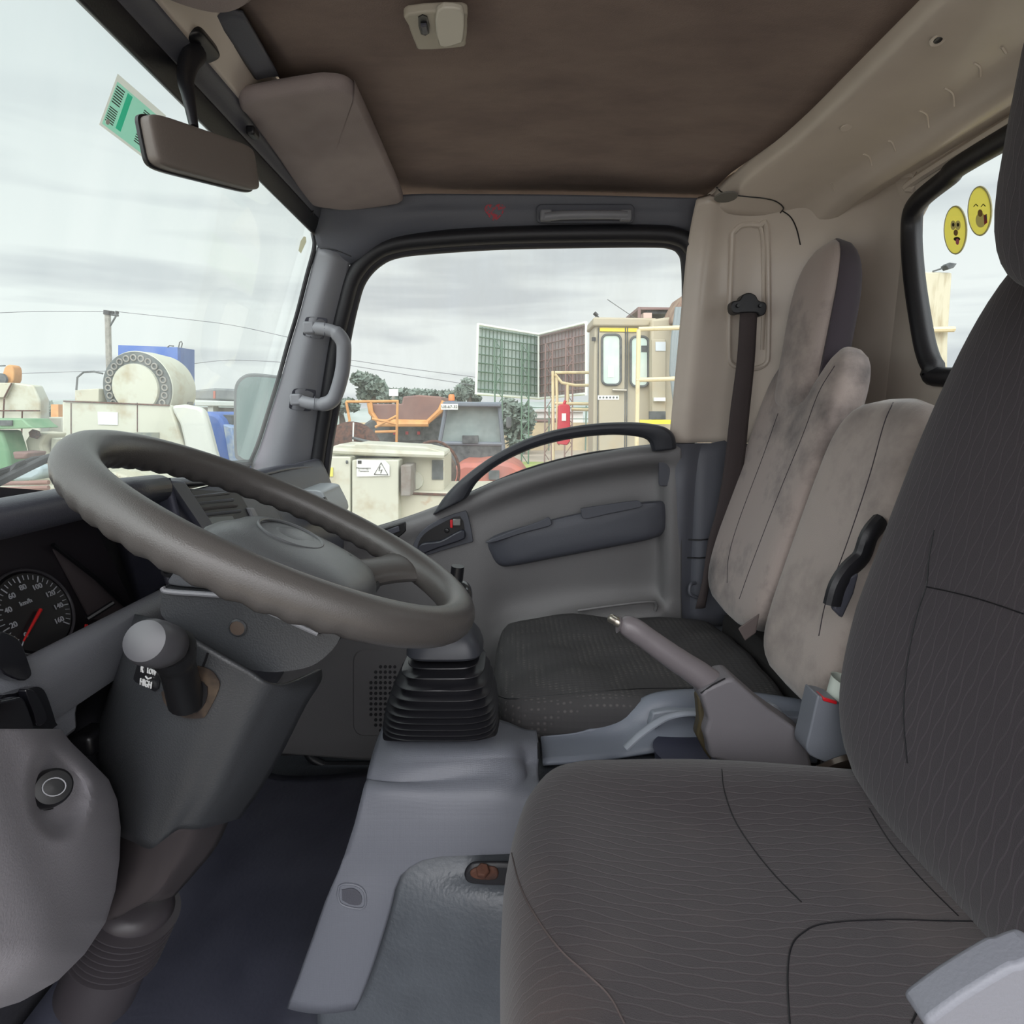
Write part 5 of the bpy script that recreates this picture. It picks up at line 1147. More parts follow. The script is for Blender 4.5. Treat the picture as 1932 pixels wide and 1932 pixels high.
# ---- outside mirror and wipers (fixed to the cab)
om = thing('door_mirror', Pt(480, 860, 1.62), 'large rounded exterior mirror outside the windshield pillar', 'mirror')
mq = [(440, 760), (443, 725), (458, 708), (480, 704), (520, 708), (560, 712), (560, 880), (470, 876), (448, 868), (441, 850)]
obj('housing', MB().prism([Pt(a, b, 1.62) for a, b in sp2(mq, 4)], (.01, .07, 0)), mat('mirror_housing', (104, 108, 108), .5), om, bevel=.008)
mq2 = [(446, 762), (449, 730), (462, 714), (482, 711), (520, 714), (558, 718), (558, 868), (474, 868), (454, 862), (447, 846)]
obj('mirror_glass', MB().prism([Pt(a, b, 1.612) for a, b in sp2(mq2, 4)], (0, .004, 0)), mat('mirror_glass', (120, 134, 130), .06, metal=1), om)
obj('arm', MB().tube([Pt(470, 870, 1.65), Pt(520, 905, 1.6), (Pt(574, 950, 1.425))], .009, 8), rubber, om)
for pth, lab, Yw in (([(-40, 905), (20, 885), (60, 868), (94, 863)], 'black windshield wiper at the left edge', .80), ([(380, 868), (400, 871), (440, 872), (478, 869)], 'black windshield wiper near the far pillar', 1.0)):
    wp = thing('wiper', PWS(pth[2][0], pth[2][1], -.03), lab, 'wiper', 'windshield wipers')
    if Yw < .9:
        bl_ = [(-40, 928), (0, 908), (50, 883), (95, 862)]
        obj('blade', MB().tube([PWS(a, b, -.02) for a, b in bl_], .0075, 8, flat=.6), rubber, wp)
        obj('arm', MB().tube([PWS(a, b, -.03) for a, b in pth], .004, 8), rubber, wp)
        obj('yoke', MB().tube([PWS(a, b, -.026) for a, b in ((18, 893), (30, 878), (44, 872), (50, 880))], .003, 6), rubber, wp)
    else:
        obj('blade', MB().tube([PWS(a, b, -.02) for a, b in ((388, 878), (430, 877), (478, 874))], .006, 8), rubber, wp)
        obj('arm', MB().tube([PWS(a, b, -.03) for a, b in pth], .003, 8), rubber, wp)
# ================================================================ the yard outside
cream = mat('cream_machine_paint', (184, 185, 169), .6, var=1, vscale=3.5, var_col=(160, 150, 124), edge=(.5, .74), detail=7)
creamr = mat('cream_rusty_paint', (182, 179, 160), .65, var=1, vscale=7, var_col=(160, 128, 98), edge=(.62, .78), detail=7)
blue = mat('blue_paint', (64, 100, 170), .55, var=1, vscale=2, var_col=(92, 124, 182), edge=(.5, .8))
dgrey = mat('dark_machine_grey', (88, 92, 92), .7, var=1, vscale=9, var_col=(60, 64, 66))
beige = mat('beige_machine_paint', (170, 162, 140), .65, var=1, vscale=2.5, var_col=(172, 156, 126), edge=(.55, .75), detail=7)
bedr = mat('rusty_bed', (132, 102, 92), .85, var=1, vscale=2, var_col=(112, 88, 84), detail=6)
orange = mat('orange_paint', (204, 152, 92), .6, var=1, vscale=4, var_col=(190, 130, 70))
green = mat('green_paint', (92, 134, 98), .6, var=1, vscale=3, var_col=(120, 150, 118))
paleyel = mat('pale_rail_paint', (214, 200, 160), .6, var=1, vscale=6, var_col=(186, 164, 122), edge=(.55, .75))
redp = mat('faded_red_paint', (166, 102, 90), .6, var=1, vscale=3, var_col=(180, 110, 90))
yel = mat('yellow_tape', (228, 204, 60), .6)
dgl = mat('dusty_glass', (150, 170, 160), .35, var=1, vscale=4, var_col=(176, 188, 176))
greyc = mat('concrete_grey', (150, 148, 140), .9, var=1, vscale=5, var_col=(128, 126, 120))
steelg = mat('green_steel', (92, 116, 100), .6)
steelr = mat('red_brown_steel', (128, 104, 100), .6)
def part(name, pix, Y, dep, m, par, bevel=0, sm=0, **k):
    if sm: pix = sp2(pix, sm)
    return obj(name, slab(pix, Y, dep), m, par, bevel=bevel, **k)
def R4(x0, y0, x1, y1): return [(x0, y0), (x1, y0), (x1, y1), (x0, y1)]
def tub(name, pts, r, m, par, seg=8, closed=False, **k): return obj(name, MB().tube([Pt(*p) for p in pts], r, seg, closed=closed), m, par, **k)
def foot(t, px0, px1, Y, dep, ytop, m, name='chassis'):
    """carry a machine down to the yard"""
    a, b = Pt(px0, ytop, Y), Pt(px1, ytop, Y); z = a.z
    obj(name, MB().box(Vector(((a.x+b.x)/2, Y+dep/2, (z+.35)/2+.02)), (abs(b.x-a.x), dep, max(.1, z-.35))), m, t)
    for s in (.15, .85):
        x = a.x+(b.x-a.x)*s
        obj('wheel', MB().lathe([(.15, 0), (.42, .02), (.45, .08), (.45, .30), (.42, .36), (.15, .38)], Vector((x, Y+.05, .45)), (0, 1, 0), 28), rubber, t)
# A: low white electric cabinets machine, nearest
t = thing('electrical_machine', Vector((-1.2, 6, 0)), 'low cream machine with electrical cabinets and a high-voltage warning sign', 'machine')
D = 5.4
part('cabinet', R4(540, 862, 661, 1120), D, .6, cream, t, .01); part('cabinet', R4(664, 868, 752, 1120), D-.02, .6, cream, t, .01)
part('body', R4(752, 860, 838, 930), D+.25, .7, creamr, t, .02); part('lower_body', R4(745, 928, 930, 1120), D+.1, .9, creamr, t, .02)
part('top_cover', [(624, 858), (628, 842), (640, 838), (668, 840), (670, 836), (800, 843), (838, 852), (840, 860), (752, 862)], D+.15, .5, cream, t, .015, label='rolled cream top cover')
tub('top_pipe', [(628, 850, D+.05), (760, 856, D+.05), (838, 859, D+.1)], .030, cream, t)
part('junction_box', R4(756, 878, 775, 936), D-.06, .3, mat('box_grey', (128, 124, 118), .7, var=1, vscale=8, var_col=(108, 96, 86)), t, .008, label='grey junction box')
obj('round_cover', MB().lathe([(.09, 0), (.085, .03), (.02, .035)], Pt(782, 906, D+.25), (0, -1, 0), 28), cream, t)
part('opening', R4(815, 868, 836, 905), D+.24, .02, dgrey, t)
tub('rust_edge', [(752, 930, D+.09), (800, 932, D+.09), (860, 934, D+.09)], .012, rust, t)
wsn = part('warning_sign', [(673, 867), (726, 868), (735, 878), (735, 898), (673, 899)], D-.035, .004, mat('sign_white', (228, 230, 224), .6), t, flat=True)
ft_ = lambda *p: Pt(*p, D-.042)
obj('warning_triangle', MB().tube([Pt(706, 895, D-.04), Pt(719, 873, D-.04), Pt(732, 896, D-.04)], .0055, 4, closed=True), black, wsn)
obj('lightning_mark', MB().tube([Pt(717, 880, D-.04), Pt(715, 888, D-.04), Pt(721, 886, D-.04), Pt(718, 893, D-.04)], .004, 4), black, wsn)
obj('sign_logo', slab(R4(675, 869, 682, 875), D-.04, .003), black, wsn, flat=True)
text('sign_text', 'Montenegro\nTannants', .026, Pt(686, 886, D-.04), FACE, black, wsn, ext=.001)
part('yellow_sticker', R4(611, 882, 628, 899), D-.012, .01, mat('sticker_pale_yellow', (206, 200, 96), .6), t, flat=True)
tub('sticker_mark', [(617, 890, D-.016), (619, 888, D-.016), (621, 890, D-.016), (619, 892, D-.016)], .004, dgrey, t, closed=True)
tub('red_emblem', [(611, 940, D-.014), (618, 922, D-.014), (626, 937, D-.014)], .012, mat('emblem_red', (206, 66, 76), .6), t, closed=True, label='red triangle emblem with an oval swoosh')
tub('red_swoosh', [(626, 933, D-.012), (638, 937, D-.012), (640, 942, D-.012), (630, 947, D-.012), (614, 946, D-.012)], .006, MATS['emblem_red'], t)
tub('door_lock', [(653, 872, D-.02), (656, 872, D-.02)], .015, dgrey, t)
foot(t, 560, 900, D+.1, 1.2, 1119, dgrey)
# B rusty discs
t = thing('rusty_disc', Vector((-2.1, 8.2, 0)), 'large rusty dished disc standing behind the cream machine, left of the orange frame', 'disc')
pc = Pt(665, 852, 8.2)
obj('disc', MB().lathe([(.40, 0), (.395, .03), (.25, .08), (.05, .10)], pc, (0, -1, 0), 44), rust, t)
tub('light_spoke', [(667, 797, 8.05), (666, 832, 8.05)], .010, white, t); tub('strut', [(665, 826, 8.05), (700, 835, 8.05)], .02, dgrey, t)
obj('stand', MB().box(Vector((pc.x, pc.y+.1, pc.z/2-.1)), (.2, .2, pc.z)), dgrey, t)
t = thing('cable_reel', Vector((-.9, 6.6, 0)), 'thin rusty cable reel ring standing right of the cream machine body', 'reel')
pc = Pt(818, 890, 6.7)
obj('ring', MB().tube([pc+Vector((.28*math.cos(a), .05*math.sin(a), .33*math.sin(a))) for a in [i*math.pi/24 for i in range(48)]], .016, 8, closed=True), rust, t)
obj('core', MB().lathe([(.255, .04), (.25, .05), (.05, .06)], pc+Vector((0, .05, 0)), (0, -1, 0), 36), mat('reel_brown', (98, 84, 74), .8, var=1, vscale=14, var_col=(64, 58, 54)), t)
obj('stand', MB().box(Vector((pc.x, pc.y+.15, pc.z/2-.1)), (.12, .12, pc.z-.1)), dgrey, t)
# C orange dump truck
t = thing('dump_truck', Vector((-2.2, 13, 0)), 'orange dump truck with a rusty steep-sided bed seen from behind', 'truck')
D = 12.5
part('bed', [(700, 762), (758, 762), (760, 748), (790, 745), (832, 748), (836, 775), (806, 798), (712, 798), (697, 778)], D, 2.2, bedr, t, .03)
tub('bed_rim', [(697, 760, D-.05), (700, 778, D-.05), (714, 796, D-.05), (806, 797, D-.05), (830, 775, D-.05), (838, 757, D-.05)], .055, orange, t)
tub('bed_lip', [(712, 800, D-.08), (808, 800, D-.08)], .06, orange, t)
part('tail_panel', [(735, 800), (800, 800), (800, 830), (735, 832)], D+.5, .6, dgrey, t)
for x in (745, 768, 790): part('tail_light', R4(x-3, 814, x+2, 820), D+.45, .05, redm, t)
for x, w_ in ((722, 18), (818, 16)): obj('tyre', MB().lathe([(.2, 0), (.55, .03), (.6, .12), (.6, .5), (.55, .6), (.2, .62)], Pt(x, 840, D+.6), (0, 1, 0), 30), dgrey, t)
part('axle', R4(728, 825, 812, 836), D+.7, .3, orange, t)
foot(t, 700, 830, D+.8, 2.0, 836, dgrey)
t = thing('orange_frame', Vector((-1.9, 10.2, 0)), 'orange tubular guard frame left of the rusty truck bed', 'frame')
D = 10
for i, p in enumerate((((653, 758), (752, 757)), ((653, 758), (660, 795)), ((700, 758), (702, 778)), ((750, 757), (748, 840)), ((702, 790), (748, 800)), ((660, 795), (655, 800)), ((748, 785), (708, 806)), ((708, 815), (748, 814)))):
    tub('bar', [(p[0][0], p[0][1], D), (p[1][0], p[1][1], D)], .022, orange, t)
tub('post', [(748, 838, D), (748, 1030, D)], .022, orange, t)
# D tractor
t = thing('tractor', Vector((-.7, 9, 0)), 'old grey-cabbed tractor with a faded red hood and an orange beacon', 'tractor')
D = 8.8
part('cab_back', [(843, 762), (944, 764), (952, 870), (828, 872)], D+.1, .06, mat('cab_glass_grey', (142, 154, 150), .5, var=1, vscale=3, var_col=(120, 132, 130)), t, label='dusty rear window of the cab')
for a, b in (((843, 762), (829, 838)), ((942, 764), (950, 850)), ((836, 762), (946, 763)), ((829, 836), (950, 838))): tub('cab_frame', [(a[0], a[1], D), (b[0], b[1], D)], .030, mat('cab_frame_grey', (104, 112, 120), .6), t)
part('roof', [(838, 757), (940, 759), (946, 768), (836, 767)], D-.1, 1.1, MATS['cab_frame_grey'], t, .02)
part('seat_back', [(862, 838), (868, 812), (880, 803), (896, 812), (900, 838)], D+.2, .15, dgrey, t, .03)
part('rear_body', R4(838, 838, 948, 882), D, .8, dgrey, t, .03)
part('seat_box', R4(872, 822, 902, 836), D-.05, .1, dgrey, t)
part('hood', [(855, 882), (900, 874), (945, 870), (985, 884), (1000, 920), (960, 960), (850, 960)], D-1.0, 1.4, redp, t, .06, sm=2)
part('front_panel', R4(922, 888, 942, 905), D-1.05, .05, dgrey, t)
pl_ = part('number_plate', R4(832, 762, 864, 773), D-.14, .01, white, t, flat=True)
text('plate_text', 'UE-67-32', .058, Pt(848, 767.5, D-.15), FACE, black, pl_, ext=.002)
obj('beacon', MB().lathe([(.045, 0), (.045, .07), (.03, .09), (.0003, .09)], Pt(852, 756, D), (0, 0, 1), 16), mat('beacon_orange', (226, 128, 66), .4), t)
obj('beacon_base', MB().lathe([(.05, -.05), (.05, 0), (.0003, 0)], Pt(852, 757, D), (0, 0, 1), 16), blue, t)
obj('mirror', MB().blob(Pt(960, 797, D), (.08, .03, .16), .5, .5), dgrey, t)
foot(t, 850, 960, D-.4, 1.4, 940, dgrey)
# E billboard
t = thing('billboard', Vector((2.0, 28, 0)), 'V-shaped advertising billboard seen from behind on lattice steel towers', 'billboard')
def quadpanel(name, q, m, dep=.15):
    return obj(name, MB().prism([Pt(*p) for p in q], (0, -dep, 0)), m, t, flat=True)
bw_ = mat('billboard_back', (176, 190, 184), .8, var=1, vscale=.5, var_col=(160, 174, 170)); bbr = mat('billboard_back_brown', (150, 140, 140), .8, var=1, vscale=.4, var_col=(134, 120, 120))
D1, D2 = 24, 27
Lq = [(903, 614, D1), (1016, 632, D2), (1016, 750, D2), (900, 742, D1)]; Rq = [(1016, 632, D2), (1104, 610, D1), (1104, 742, D1), (1016, 750, D2)]
quadpanel('left_panel', Lq, bw_); quadpanel('right_panel', Rq, bbr)
def lerp4(q, u, v):
    a, b, c, d = [Vector(p) for p in q]; return a.lerp(b, u).lerp(d.lerp(c, u), v)
for q, nv2, m_ in ((Lq, 16, steelg), (Rq, 14, steelr)):
    for i in range(nv2+1):
        a, b = lerp4(q, i/nv2, .02), lerp4(q, i/nv2, .98); tub('stud', [(a.x, a.y, a.z-.25), (b.x, b.y, b.z-.25)], .017, m_, t, seg=4)
    for j in range(8):
        a, b = lerp4(q, 0, (j+.3)/7.8), lerp4(q, 1, (j+.3)/7.8); tub('rail', [(a.x, a.y, a.z-.32), (b.x, b.y, b.z-.32)], .026, m_, t, seg=4)
for a, b in (((903, 612, D1), (1016, 631, D2)), ((1016, 631, D2), (1104, 609, D1)), ((902, 610, D1), (898, 744, D1)), ((1106, 607, D1), (1106, 746, D1)), ((1016, 630, D2), (1016, 753, D2)), ((900, 743, D1), (1016, 752, D2)), ((1016, 752, D2), (1104, 743, D1))):
    tub('edge_frame', [(a[0], a[1], a[2]-.4), (b[0], b[1], b[2]-.4)], .05, white, t, seg=6)
for x, m_, Y_, ytop in ((940, steelg, 23.6, 640), (991, steelg, 24.3, 648), (1036, steelr, 24.6, 648), (1075, steelr, 23.8, 636)):
    tw = MB(); w_ = .28; p0 = Pt(x, ytop, Y_); p1 = Vector((p0.x, p0.y, 0))
    for s in (-1, 1): tw.tube([p0+Vector((s*w_/2, 0, 0)), p1+Vector((s*w_/2, 0, 0))], .032, 5)
    k = int((p0.z)/.4)
    for i in range(k):
        z0_, z1_ = p0.z*i/k, p0.z*(i+1)/k; s = 1 if i % 2 else -1
        tw.tube([Vector((p0.x-s*w_/2, p0.y, z0_)), Vector((p0.x+s*w_/2, p0.y, z1_))], .018, 4)
    obj('lattice_tower', tw, m_, t)
# F beige driver cab machine on the right
t = thing('beige_machine', Vector((1.8, 7.4, 0)), 'tall beige work machine with a rounded-window cab door and yellow stripe', 'machine')
D = 7.4
part('cab_body', [(1122, 602), (1240, 602), (1240, 1000), (1116, 1000)], D, .5, beige, t, .02)
part('roof_cap', [(1120, 598), (1240, 600), (1242, 616), (1118, 615)], D-.05, .6, beige, t, .02)
part('yellow_stripe', [(1132, 618), (1203, 619), (1203, 626), (1132, 625)], D-.02, .02, yel, t, flat=True)
drw = part('cab_door', R4(1130, 628, 1179, 850), D-.025, .03, beige, t, .006)
for x in (1129, 1180, 1184): tub('door_gap', [(x, 618, D-.022), (x-2, 850, D-.022)], .006, dgrey, t)
for x0, x1, y0, y1, lab in ((1136, 1171, 631, 726, 'pale round-cornered door window'), (1190, 1223, 635, 729, 'second round-cornered window')):
    pw_ = part('cab_window', rrect(x0, y0, x1, y1, 10), D-.035, .02, mat('window_pale', (186, 206, 196), .3, var=1, vscale=3, var_col=(204, 216, 204)), t, label=lab)
    obj('window_rubber', MB().tube([Pt(a, b, D-.04) for a, b in rrect(x0, y0, x1, y1, 10)], .014, 6, closed=True), dgrey, pw_)
part('tinted_strip', R4(1210, 652, 1222, 664), D-.042, .005, dgrey, t, flat=True); part('paper', R4(1147, 690, 1158, 712), D-.04, .004, white, t, flat=True)
tub('door_latch', [(1155, 736, D-.06), (1182, 737, D-.06)], .018, mat('latch_metal', (150, 146, 134), .3, metal=.8), t)
part('label_strip', R4(1128, 746, 1168, 754), D-.03, .005, white, t, flat=True)
for i in range(6): obj('pictogram', MB().lathe([(.012, 0), (.010, .003), (.0003, .003)], Pt(1132+i*6.4, 750, D-.032), (0, -1, 0), 10), dgrey, t)
part('rear_block', [(1228, 602), (1262, 598), (1300, 600), (1300, 1000), (1228, 1000)], D-.15, 1.4, beige, t, .03)
part('rear_panel', R4(1230, 640, 1256, 790), D-.19, .04, beige, t, .008); part('service_label', R4(1237, 645, 1256, 662), D-.2, .01, mat('sign_grey', (196, 204, 208), .6), t, flat=True)
part('exhaust_housing', [(1268, 600), (1276, 580), (1290, 555), (1300, 555), (1300, 610), (1268, 610)], D-.3, .5, mat('housing_tan', (158, 136, 116), .8, var=1, vscale=6, var_col=(128, 104, 90)), t, .02)
part('roof_rack', [(1204, 579), (1268, 580), (1268, 584), (1204, 584)], D+.3, .8, steelr, t)
for x in (1206, 1266): tub('rack_post', [(x, 580, D+.3), (x, 602, D+.3)], .02, steelr, t)
part('rack_grille', R4(1220, 585, 1264, 592), D+.35, .5, dgrey, t); part('pink_box', R4(1214, 590, 1230, 600), D+.3, .3, mat('pale_pink', (204, 178, 166), .7), t)
for k in range(3): tub('hose', [(1290-k*6, 580, D-.3), (1280-k*5, 640, D-.32), (1275-k*4, 700, D-.34), (1282-k*4, 760, D-.32)], .028, mat('hose_grey', (132, 142, 144), .6), t)
part('yellow_band', R4(1207, 792, 1276, 800), D-.3, .02, yel, t, flat=True)
part('dark_grille', R4(1225, 776, 1256, 791), D-.22, .03, dgrey, t); part('bracket', R4(1234, 750, 1256, 757), D-.25, .05, white, t, .004)
for (x, y), (x2, y2) in (((1121, 590), (1132, 597)),): tub('roof_light', [(x, y, D), (x+6, y+6, D)], .022, black, t); tub('light_arm', [(x+6, y+6, D), (x2, y2+6, D)], .010, dgrey, t)
tub('antenna', [(1146, 565, D), (1205, 605, D)], .004, dgrey, t); tub('side_lamp', [(1119, 608, D), (1126, 609, D)], .012, black, t); part('side_lamp', R4(1117, 636, 1124, 643), D-.02, .05, black, t)
foot(t, 1130, 1290, D+.05, 1.5, 999, dgrey)
t = thing('guard_rail', Vector((1.4, 6.5, 0)), 'pale tubular guard rail in front of the beige machine at the window edge', 'rail'); D = 6.3
for p in (((1205, 622), (1200, 900)), ((1205, 621), (1292, 618)), ((1200, 717), (1290, 714))): tub('bar', [(p[0][0], p[0][1], D), (p[1][0], p[1][1], D)], .022, paleyel, t)
tub('post', [(1201, 900, D), (1201, 1150, D)], .022, paleyel, t); tub('post', [(1290, 600, D), (1290, 1150, D)], .022, paleyel, t)
t = thing('stair_rail', Vector((.7, 8.4, 0)), 'pale yellow stair railing left of the beige machine behind the red box', 'rail'); D = 8.3
for p in (((1043, 700), (1044, 840)), ((1047, 703), (1118, 703)), ((1050, 712), (1053, 840)), ((1047, 761), (1112, 762)), ((1071, 726), (1071, 838)), ((1047, 706), (1060, 722), (1085, 727), (1118, 727)), ((1078, 772), (1110, 773))):
    tub('bar', [(*q, D) for q in p], .020, paleyel, t)
for x in (1044, 1110): tub('post', [(x, 800, D), (x, 1060, D)], .02, paleyel, t)
part('platform', R4(1040, 880, 1108, 892), D, 1.0, paleyel, t)
t = thing('extinguisher_box', Vector((.75, 8, 0)), 'bright red fire extinguisher cabinet hanging on the stair rail', 'cabinet'); D = 8.1
part('box', [(1054, 766), (1058, 763), (1072, 763), (1076, 767), (1076, 832), (1070, 840), (1052, 838)], D, .18, mat('extinguisher_red', (190, 44, 60), .5), t, .01)
part('label_plate', R4(1060, 780, 1068, 794), D-.01, .01, white, t, flat=True); tub('valve', [(1064, 763, D+.08), (1067, 756, D+.08)], .02, MATS['extinguisher_red'], t)
# G trees and hills
lf = mat('leaf_grey_green', (124, 136, 126), .9, var=1, vscale=3, var_col=(92, 106, 96)); trunk = mat('tree_bark', (92, 84, 76), .9)
def tree(px, py, rx, ry, Y, lab, seed, n=260):
    rd = random.Random(seed); c = Pt(px, py, Y); sx_ = rx*Y/1150; sz_ = ry*Y/1150
    t = thing('tree', Vector((c.x, Y, 0)), lab, 'tree', 'trees beyond the yard')
    obj('trunk', MB().tube([Vector((c.x, Y, 0)), Vector((c.x+.1, Y, c.z*.6)), Vector((c.x, Y, c.z))], [.28, .2, .1], 8), trunk, t)
    b = bmesh.new(); lobes = [(rd.uniform(-.6, .6), rd.uniform(-.5, .5), rd.uniform(-.6, .6), rd.uniform(.35, .6)) for _ in range(9)]
    for _ in range(n*6):
        l = rd.choice(lobes); d = Vector((rd.gauss(0, 1), rd.gauss(0, 1), rd.gauss(0, 1))).normalized()*l[3]*rd.uniform(.6, 1.05)
        p = c+Vector(((l[0]+d.x)*sx_, (l[1]+d.y)*sx_, (l[2]+d.z)*sz_)); s = rd.uniform(.10, .22)*Y/30
        u = Vector((rd.gauss(0, 1), rd.gauss(0, 1), rd.gauss(0, 1))).normalized()*s; v = u.orthogonal().normalized()*s*.6
        b.faces.new([b.verts.new(q) for q in (p-u, p-v, p+u, p+v)])
    f_ = obj('foliage', b, lf, t, flat=True, merge=False)
tree(702, 728, 36, 26, 34, 'rounded grey-green tree on the skyline left of the truck bed', 1)
tree(884, 738, 24, 26, 34, 'darker tree just left of the billboard', 2)
tree(975, 800, 44, 46, 31, 'tree behind the foot of the billboard', 3)
tree(642, 768, 34, 18, 38, 'low hazy tree clump at the far left of the door window', 4)
tree(800, 750, 90, 12, 40, 'long low hedge of trees behind the truck bed', 5, 420)
t = tag(obj('hillside', MB().patch([[Vector((-60+i*12, 62+(i % 3)*2, 0)) for i in range(14)], [Vector((-60+i*12, 66, 2.3+.5*math.sin(i*1.7))) for i in range(14)], [Vector((-60+i*12, 80, 2.9+.7*math.sin(i*1.1+1))) for i in range(14)], [Vector((-60+i*12, 96, .5)) for i in range(14)]], 4, 4), mat('hill_haze', (158, 166, 162), 1, var=1, vscale=.3, var_col=(130, 142, 134))), 'low hazy hillside along the horizon', 'hill', kind='structure')
t = thing('boundary_wall', Vector((6, 33.6, 0)), 'pale beige boundary wall with green fence posts behind the billboard towers', 'wall')
obj('wall', MB().box(Vector((4.5, 33.6, .75)), (26, .25, 1.5)), mat('wall_beige', (196, 180, 148), .9, var=1, vscale=.8, var_col=(178, 162, 134)), t)
for x in range(-6, 16, 2): obj('fence_post', MB().box(Vector((x, 33.3, 1.2)), (.08, .08, 2.4)), steelg, t)
obj('fence_rail', MB().box(Vector((4.5, 33.3, 2.3)), (24, .05, .05)), steelg, t); obj('fence_rail', MB().box(Vector((4.5, 33.3, 1.7)), (24, .05, .05)), steelg, t)
tag(obj('grass_strip', MB().grid([[Vector((-6+26*i/20, 17.5+8*j/6, .015)) for i in range(21)] for j in range(7)]), mat('grass', (140, 158, 88), .95, var=1, vscale=1.2, var_col=(168, 158, 116), bump=.5, bscale=30)), 'strip of short green grass in front of the beige wall', 'grass', kind='stuff')
for (x0, x1, y0, y1, Y, c_, lab) in ((1010, 1100, 772, 790, 44, (214, 212, 206), 'low white building roof behind the stair rail'), (1000, 1060, 790, 800, 38, (150, 120, 116), 'brown-red low building behind the billboard foot'), (905, 960, 776, 800, 48, (200, 202, 198), 'pale shed behind the tractor cab')):
    t = thing('far_building', Pt((x0+x1)/2, y1, Y), lab, 'building'); part('wall', R4(x0, y0+4, x1, y1+60), Y, 5, mat('far_wall_%d' % x0, c_, .9), t); part('roof', [(x0-3, y0+5), (x0+6, y0), (x1-4, y0), (x1+3, y0+5)], Y-.3, 5.6, mat('far_roof_%d' % x0, tuple(int(v*.85) for v in c_), .9), t)
t = thing('sign_board', Pt(742, 752, 33), 'small white sign board beside the rounded skyline tree', 'sign'); part('board', R4(734, 734, 751, 747), 33, .1, white, t); tub('post', [(742, 747, 33), (742, 853, 33)], .08, greyc, t)
# H white loader with the drum, seen through the windshield
t = thing('white_loader', Vector((-6.5, 8.4, 0)), 'big cream machine body with a large round drum housing on top, seen through the windshield', 'machine'); D = 8.0
part('body', [(116, 757), (322, 764), (352, 860), (372, 1010), (116, 1010)], D, .12, cream, t, .03)
part('fender', [(322, 765), (374, 768), (388, 790), (404, 850), (418, 900), (430, 1010), (365, 1010), (352, 870), (338, 800)], D-.03, .14, mat('cream_fender', (190, 193, 184), .5), t, .05, sm=2)
part('recess', R4(161, 816, 300, 850), D-.01, .02, mat('recess_grey', (104, 112, 106), .7, var=1, vscale=14, var_col=(130, 130, 112), stretch=(1, 1, .3)), t, flat=True)
part('paper_notice', [(184, 777), (222, 778), (222, 802), (185, 801)], D-.01, .008, mat('paper_blue_white', (206, 212, 212), .8), t, flat=True)
for x in (134, 259): tub('panel_seam', [(x, 760, D-.004), (x, 815 if x > 200 else 820, D-.004)], .006, rust, t)
tub('rusty_edge', [(120, 757, D-.01), (200, 760, D-.01), (320, 765, D-.01)], .010, rust, t)
dc_ = Pt(261, 732, D+.1); ax_ = Vector((.06, 1, 0)).normalized(); Rr = 70/1150*8.3*.93
drm = obj('drum', MB().lathe([(Rr*.92, -.02), (Rr, 0), (Rr*1.0, .12), (Rr*1.01, .22), (Rr, .32), (Rr*.97, .54), (Rr*.85, .60), (.01, .61)], dc_, ax_, 64), cream, t)
obj('flange', MB().lathe([(Rr*.62, -.03), (Rr*.97, -.03), (Rr*.98, -.005), (Rr*.6, -.005)], dc_, ax_, 64), mat('flange_dark', (92, 98, 96), .6, var=1, vscale=10, var_col=(74, 80, 80)), drm, label='dark bolt flange')
obj('end_disc', MB().lathe([(Rr*.66, -.02), (Rr*.65, -.07), (.01, -.075)], dc_, ax_, 56), cream, drm)
uu = ax_.cross(Vector((0, 0, 1))).normalized(); vv = uu.cross(ax_).normalized()
for i in range(24):
    a_ = 2*math.pi*i/24; obj('bolt', MB().tube([dc_-ax_*.04+uu*(Rr*.81*math.cos(a_)+.036*math.cos(q))+vv*(Rr*.81*math.sin(a_)+.036*math.sin(q)) for q in [k*math.pi/6 for k in range(12)]], .010, 6, closed=True), greyc, drm)
obj('side_slot', MB().box(Pt(356, 745, D+.5), (.03, .14, .28)), dgrey, drm)
part('bracket', [(141, 736), (186, 733), (186, 758), (141, 757)], D+.05, .2, creamr, t, .01)
tub('hydraulic_hose', [(144, 736, D), (146, 712, D), (158, 702, D), (178, 701, D), (194, 705, D)], .012, dgrey, t)
part('front_casting', [(150, 930), (210, 890), (260, 905), (330, 930), (330, 1010), (150, 1010)], D-.3, .4, creamr, t, .03)
for x, y, r in ((205, 905, .06), (246, 908, .07)): obj('port_ring', MB().lathe([(r, 0), (r*.9, .03), (r*.55, .03), (r*.5, 0)], Pt(x, y, D-.31), (0, -1, 0), 24), dgrey if x < 220 else creamr, t)
foot(t, 130, 400, D+.1, 1.4, 1009, dgrey)
t = thing('blue_container', Vector((-9, 12, 0)), 'tall blue steel box standing behind the drum', 'container'); D = 11.0
part('front', [(223, 651), (335, 655), (335, 1000), (223, 1000)], D, .1, blue, t, flat=True)
p_ = [Pt(223, 651, D), Pt(335, 655, D)]
q0, q1, q2, q3 = Pt(335, 655, D), Pt(367, 660, D+1.8), Pt(367, 1000, D+1.8), Pt(335, 1000, D)
obj('side', MB().prism([q0, q1, q2, q3], (-.5, .3, 0)), blue, t, flat=True)
tub('lifting_eye', [(337, 655, D), (339, 646, D), (342, 644, D), (344, 648, D), (342, 656, D)], .01, dgrey, t); tub('lifting_eye', [(316, 655, D), (320, 652, D), (328, 653, D)], .01, dgrey, t)
t = thing('blue_machine', Vector((-6.5, 10.4, 0)), 'blue machine with a sloping hood between the cream fender and the door mirror', 'machine'); D = 9.6
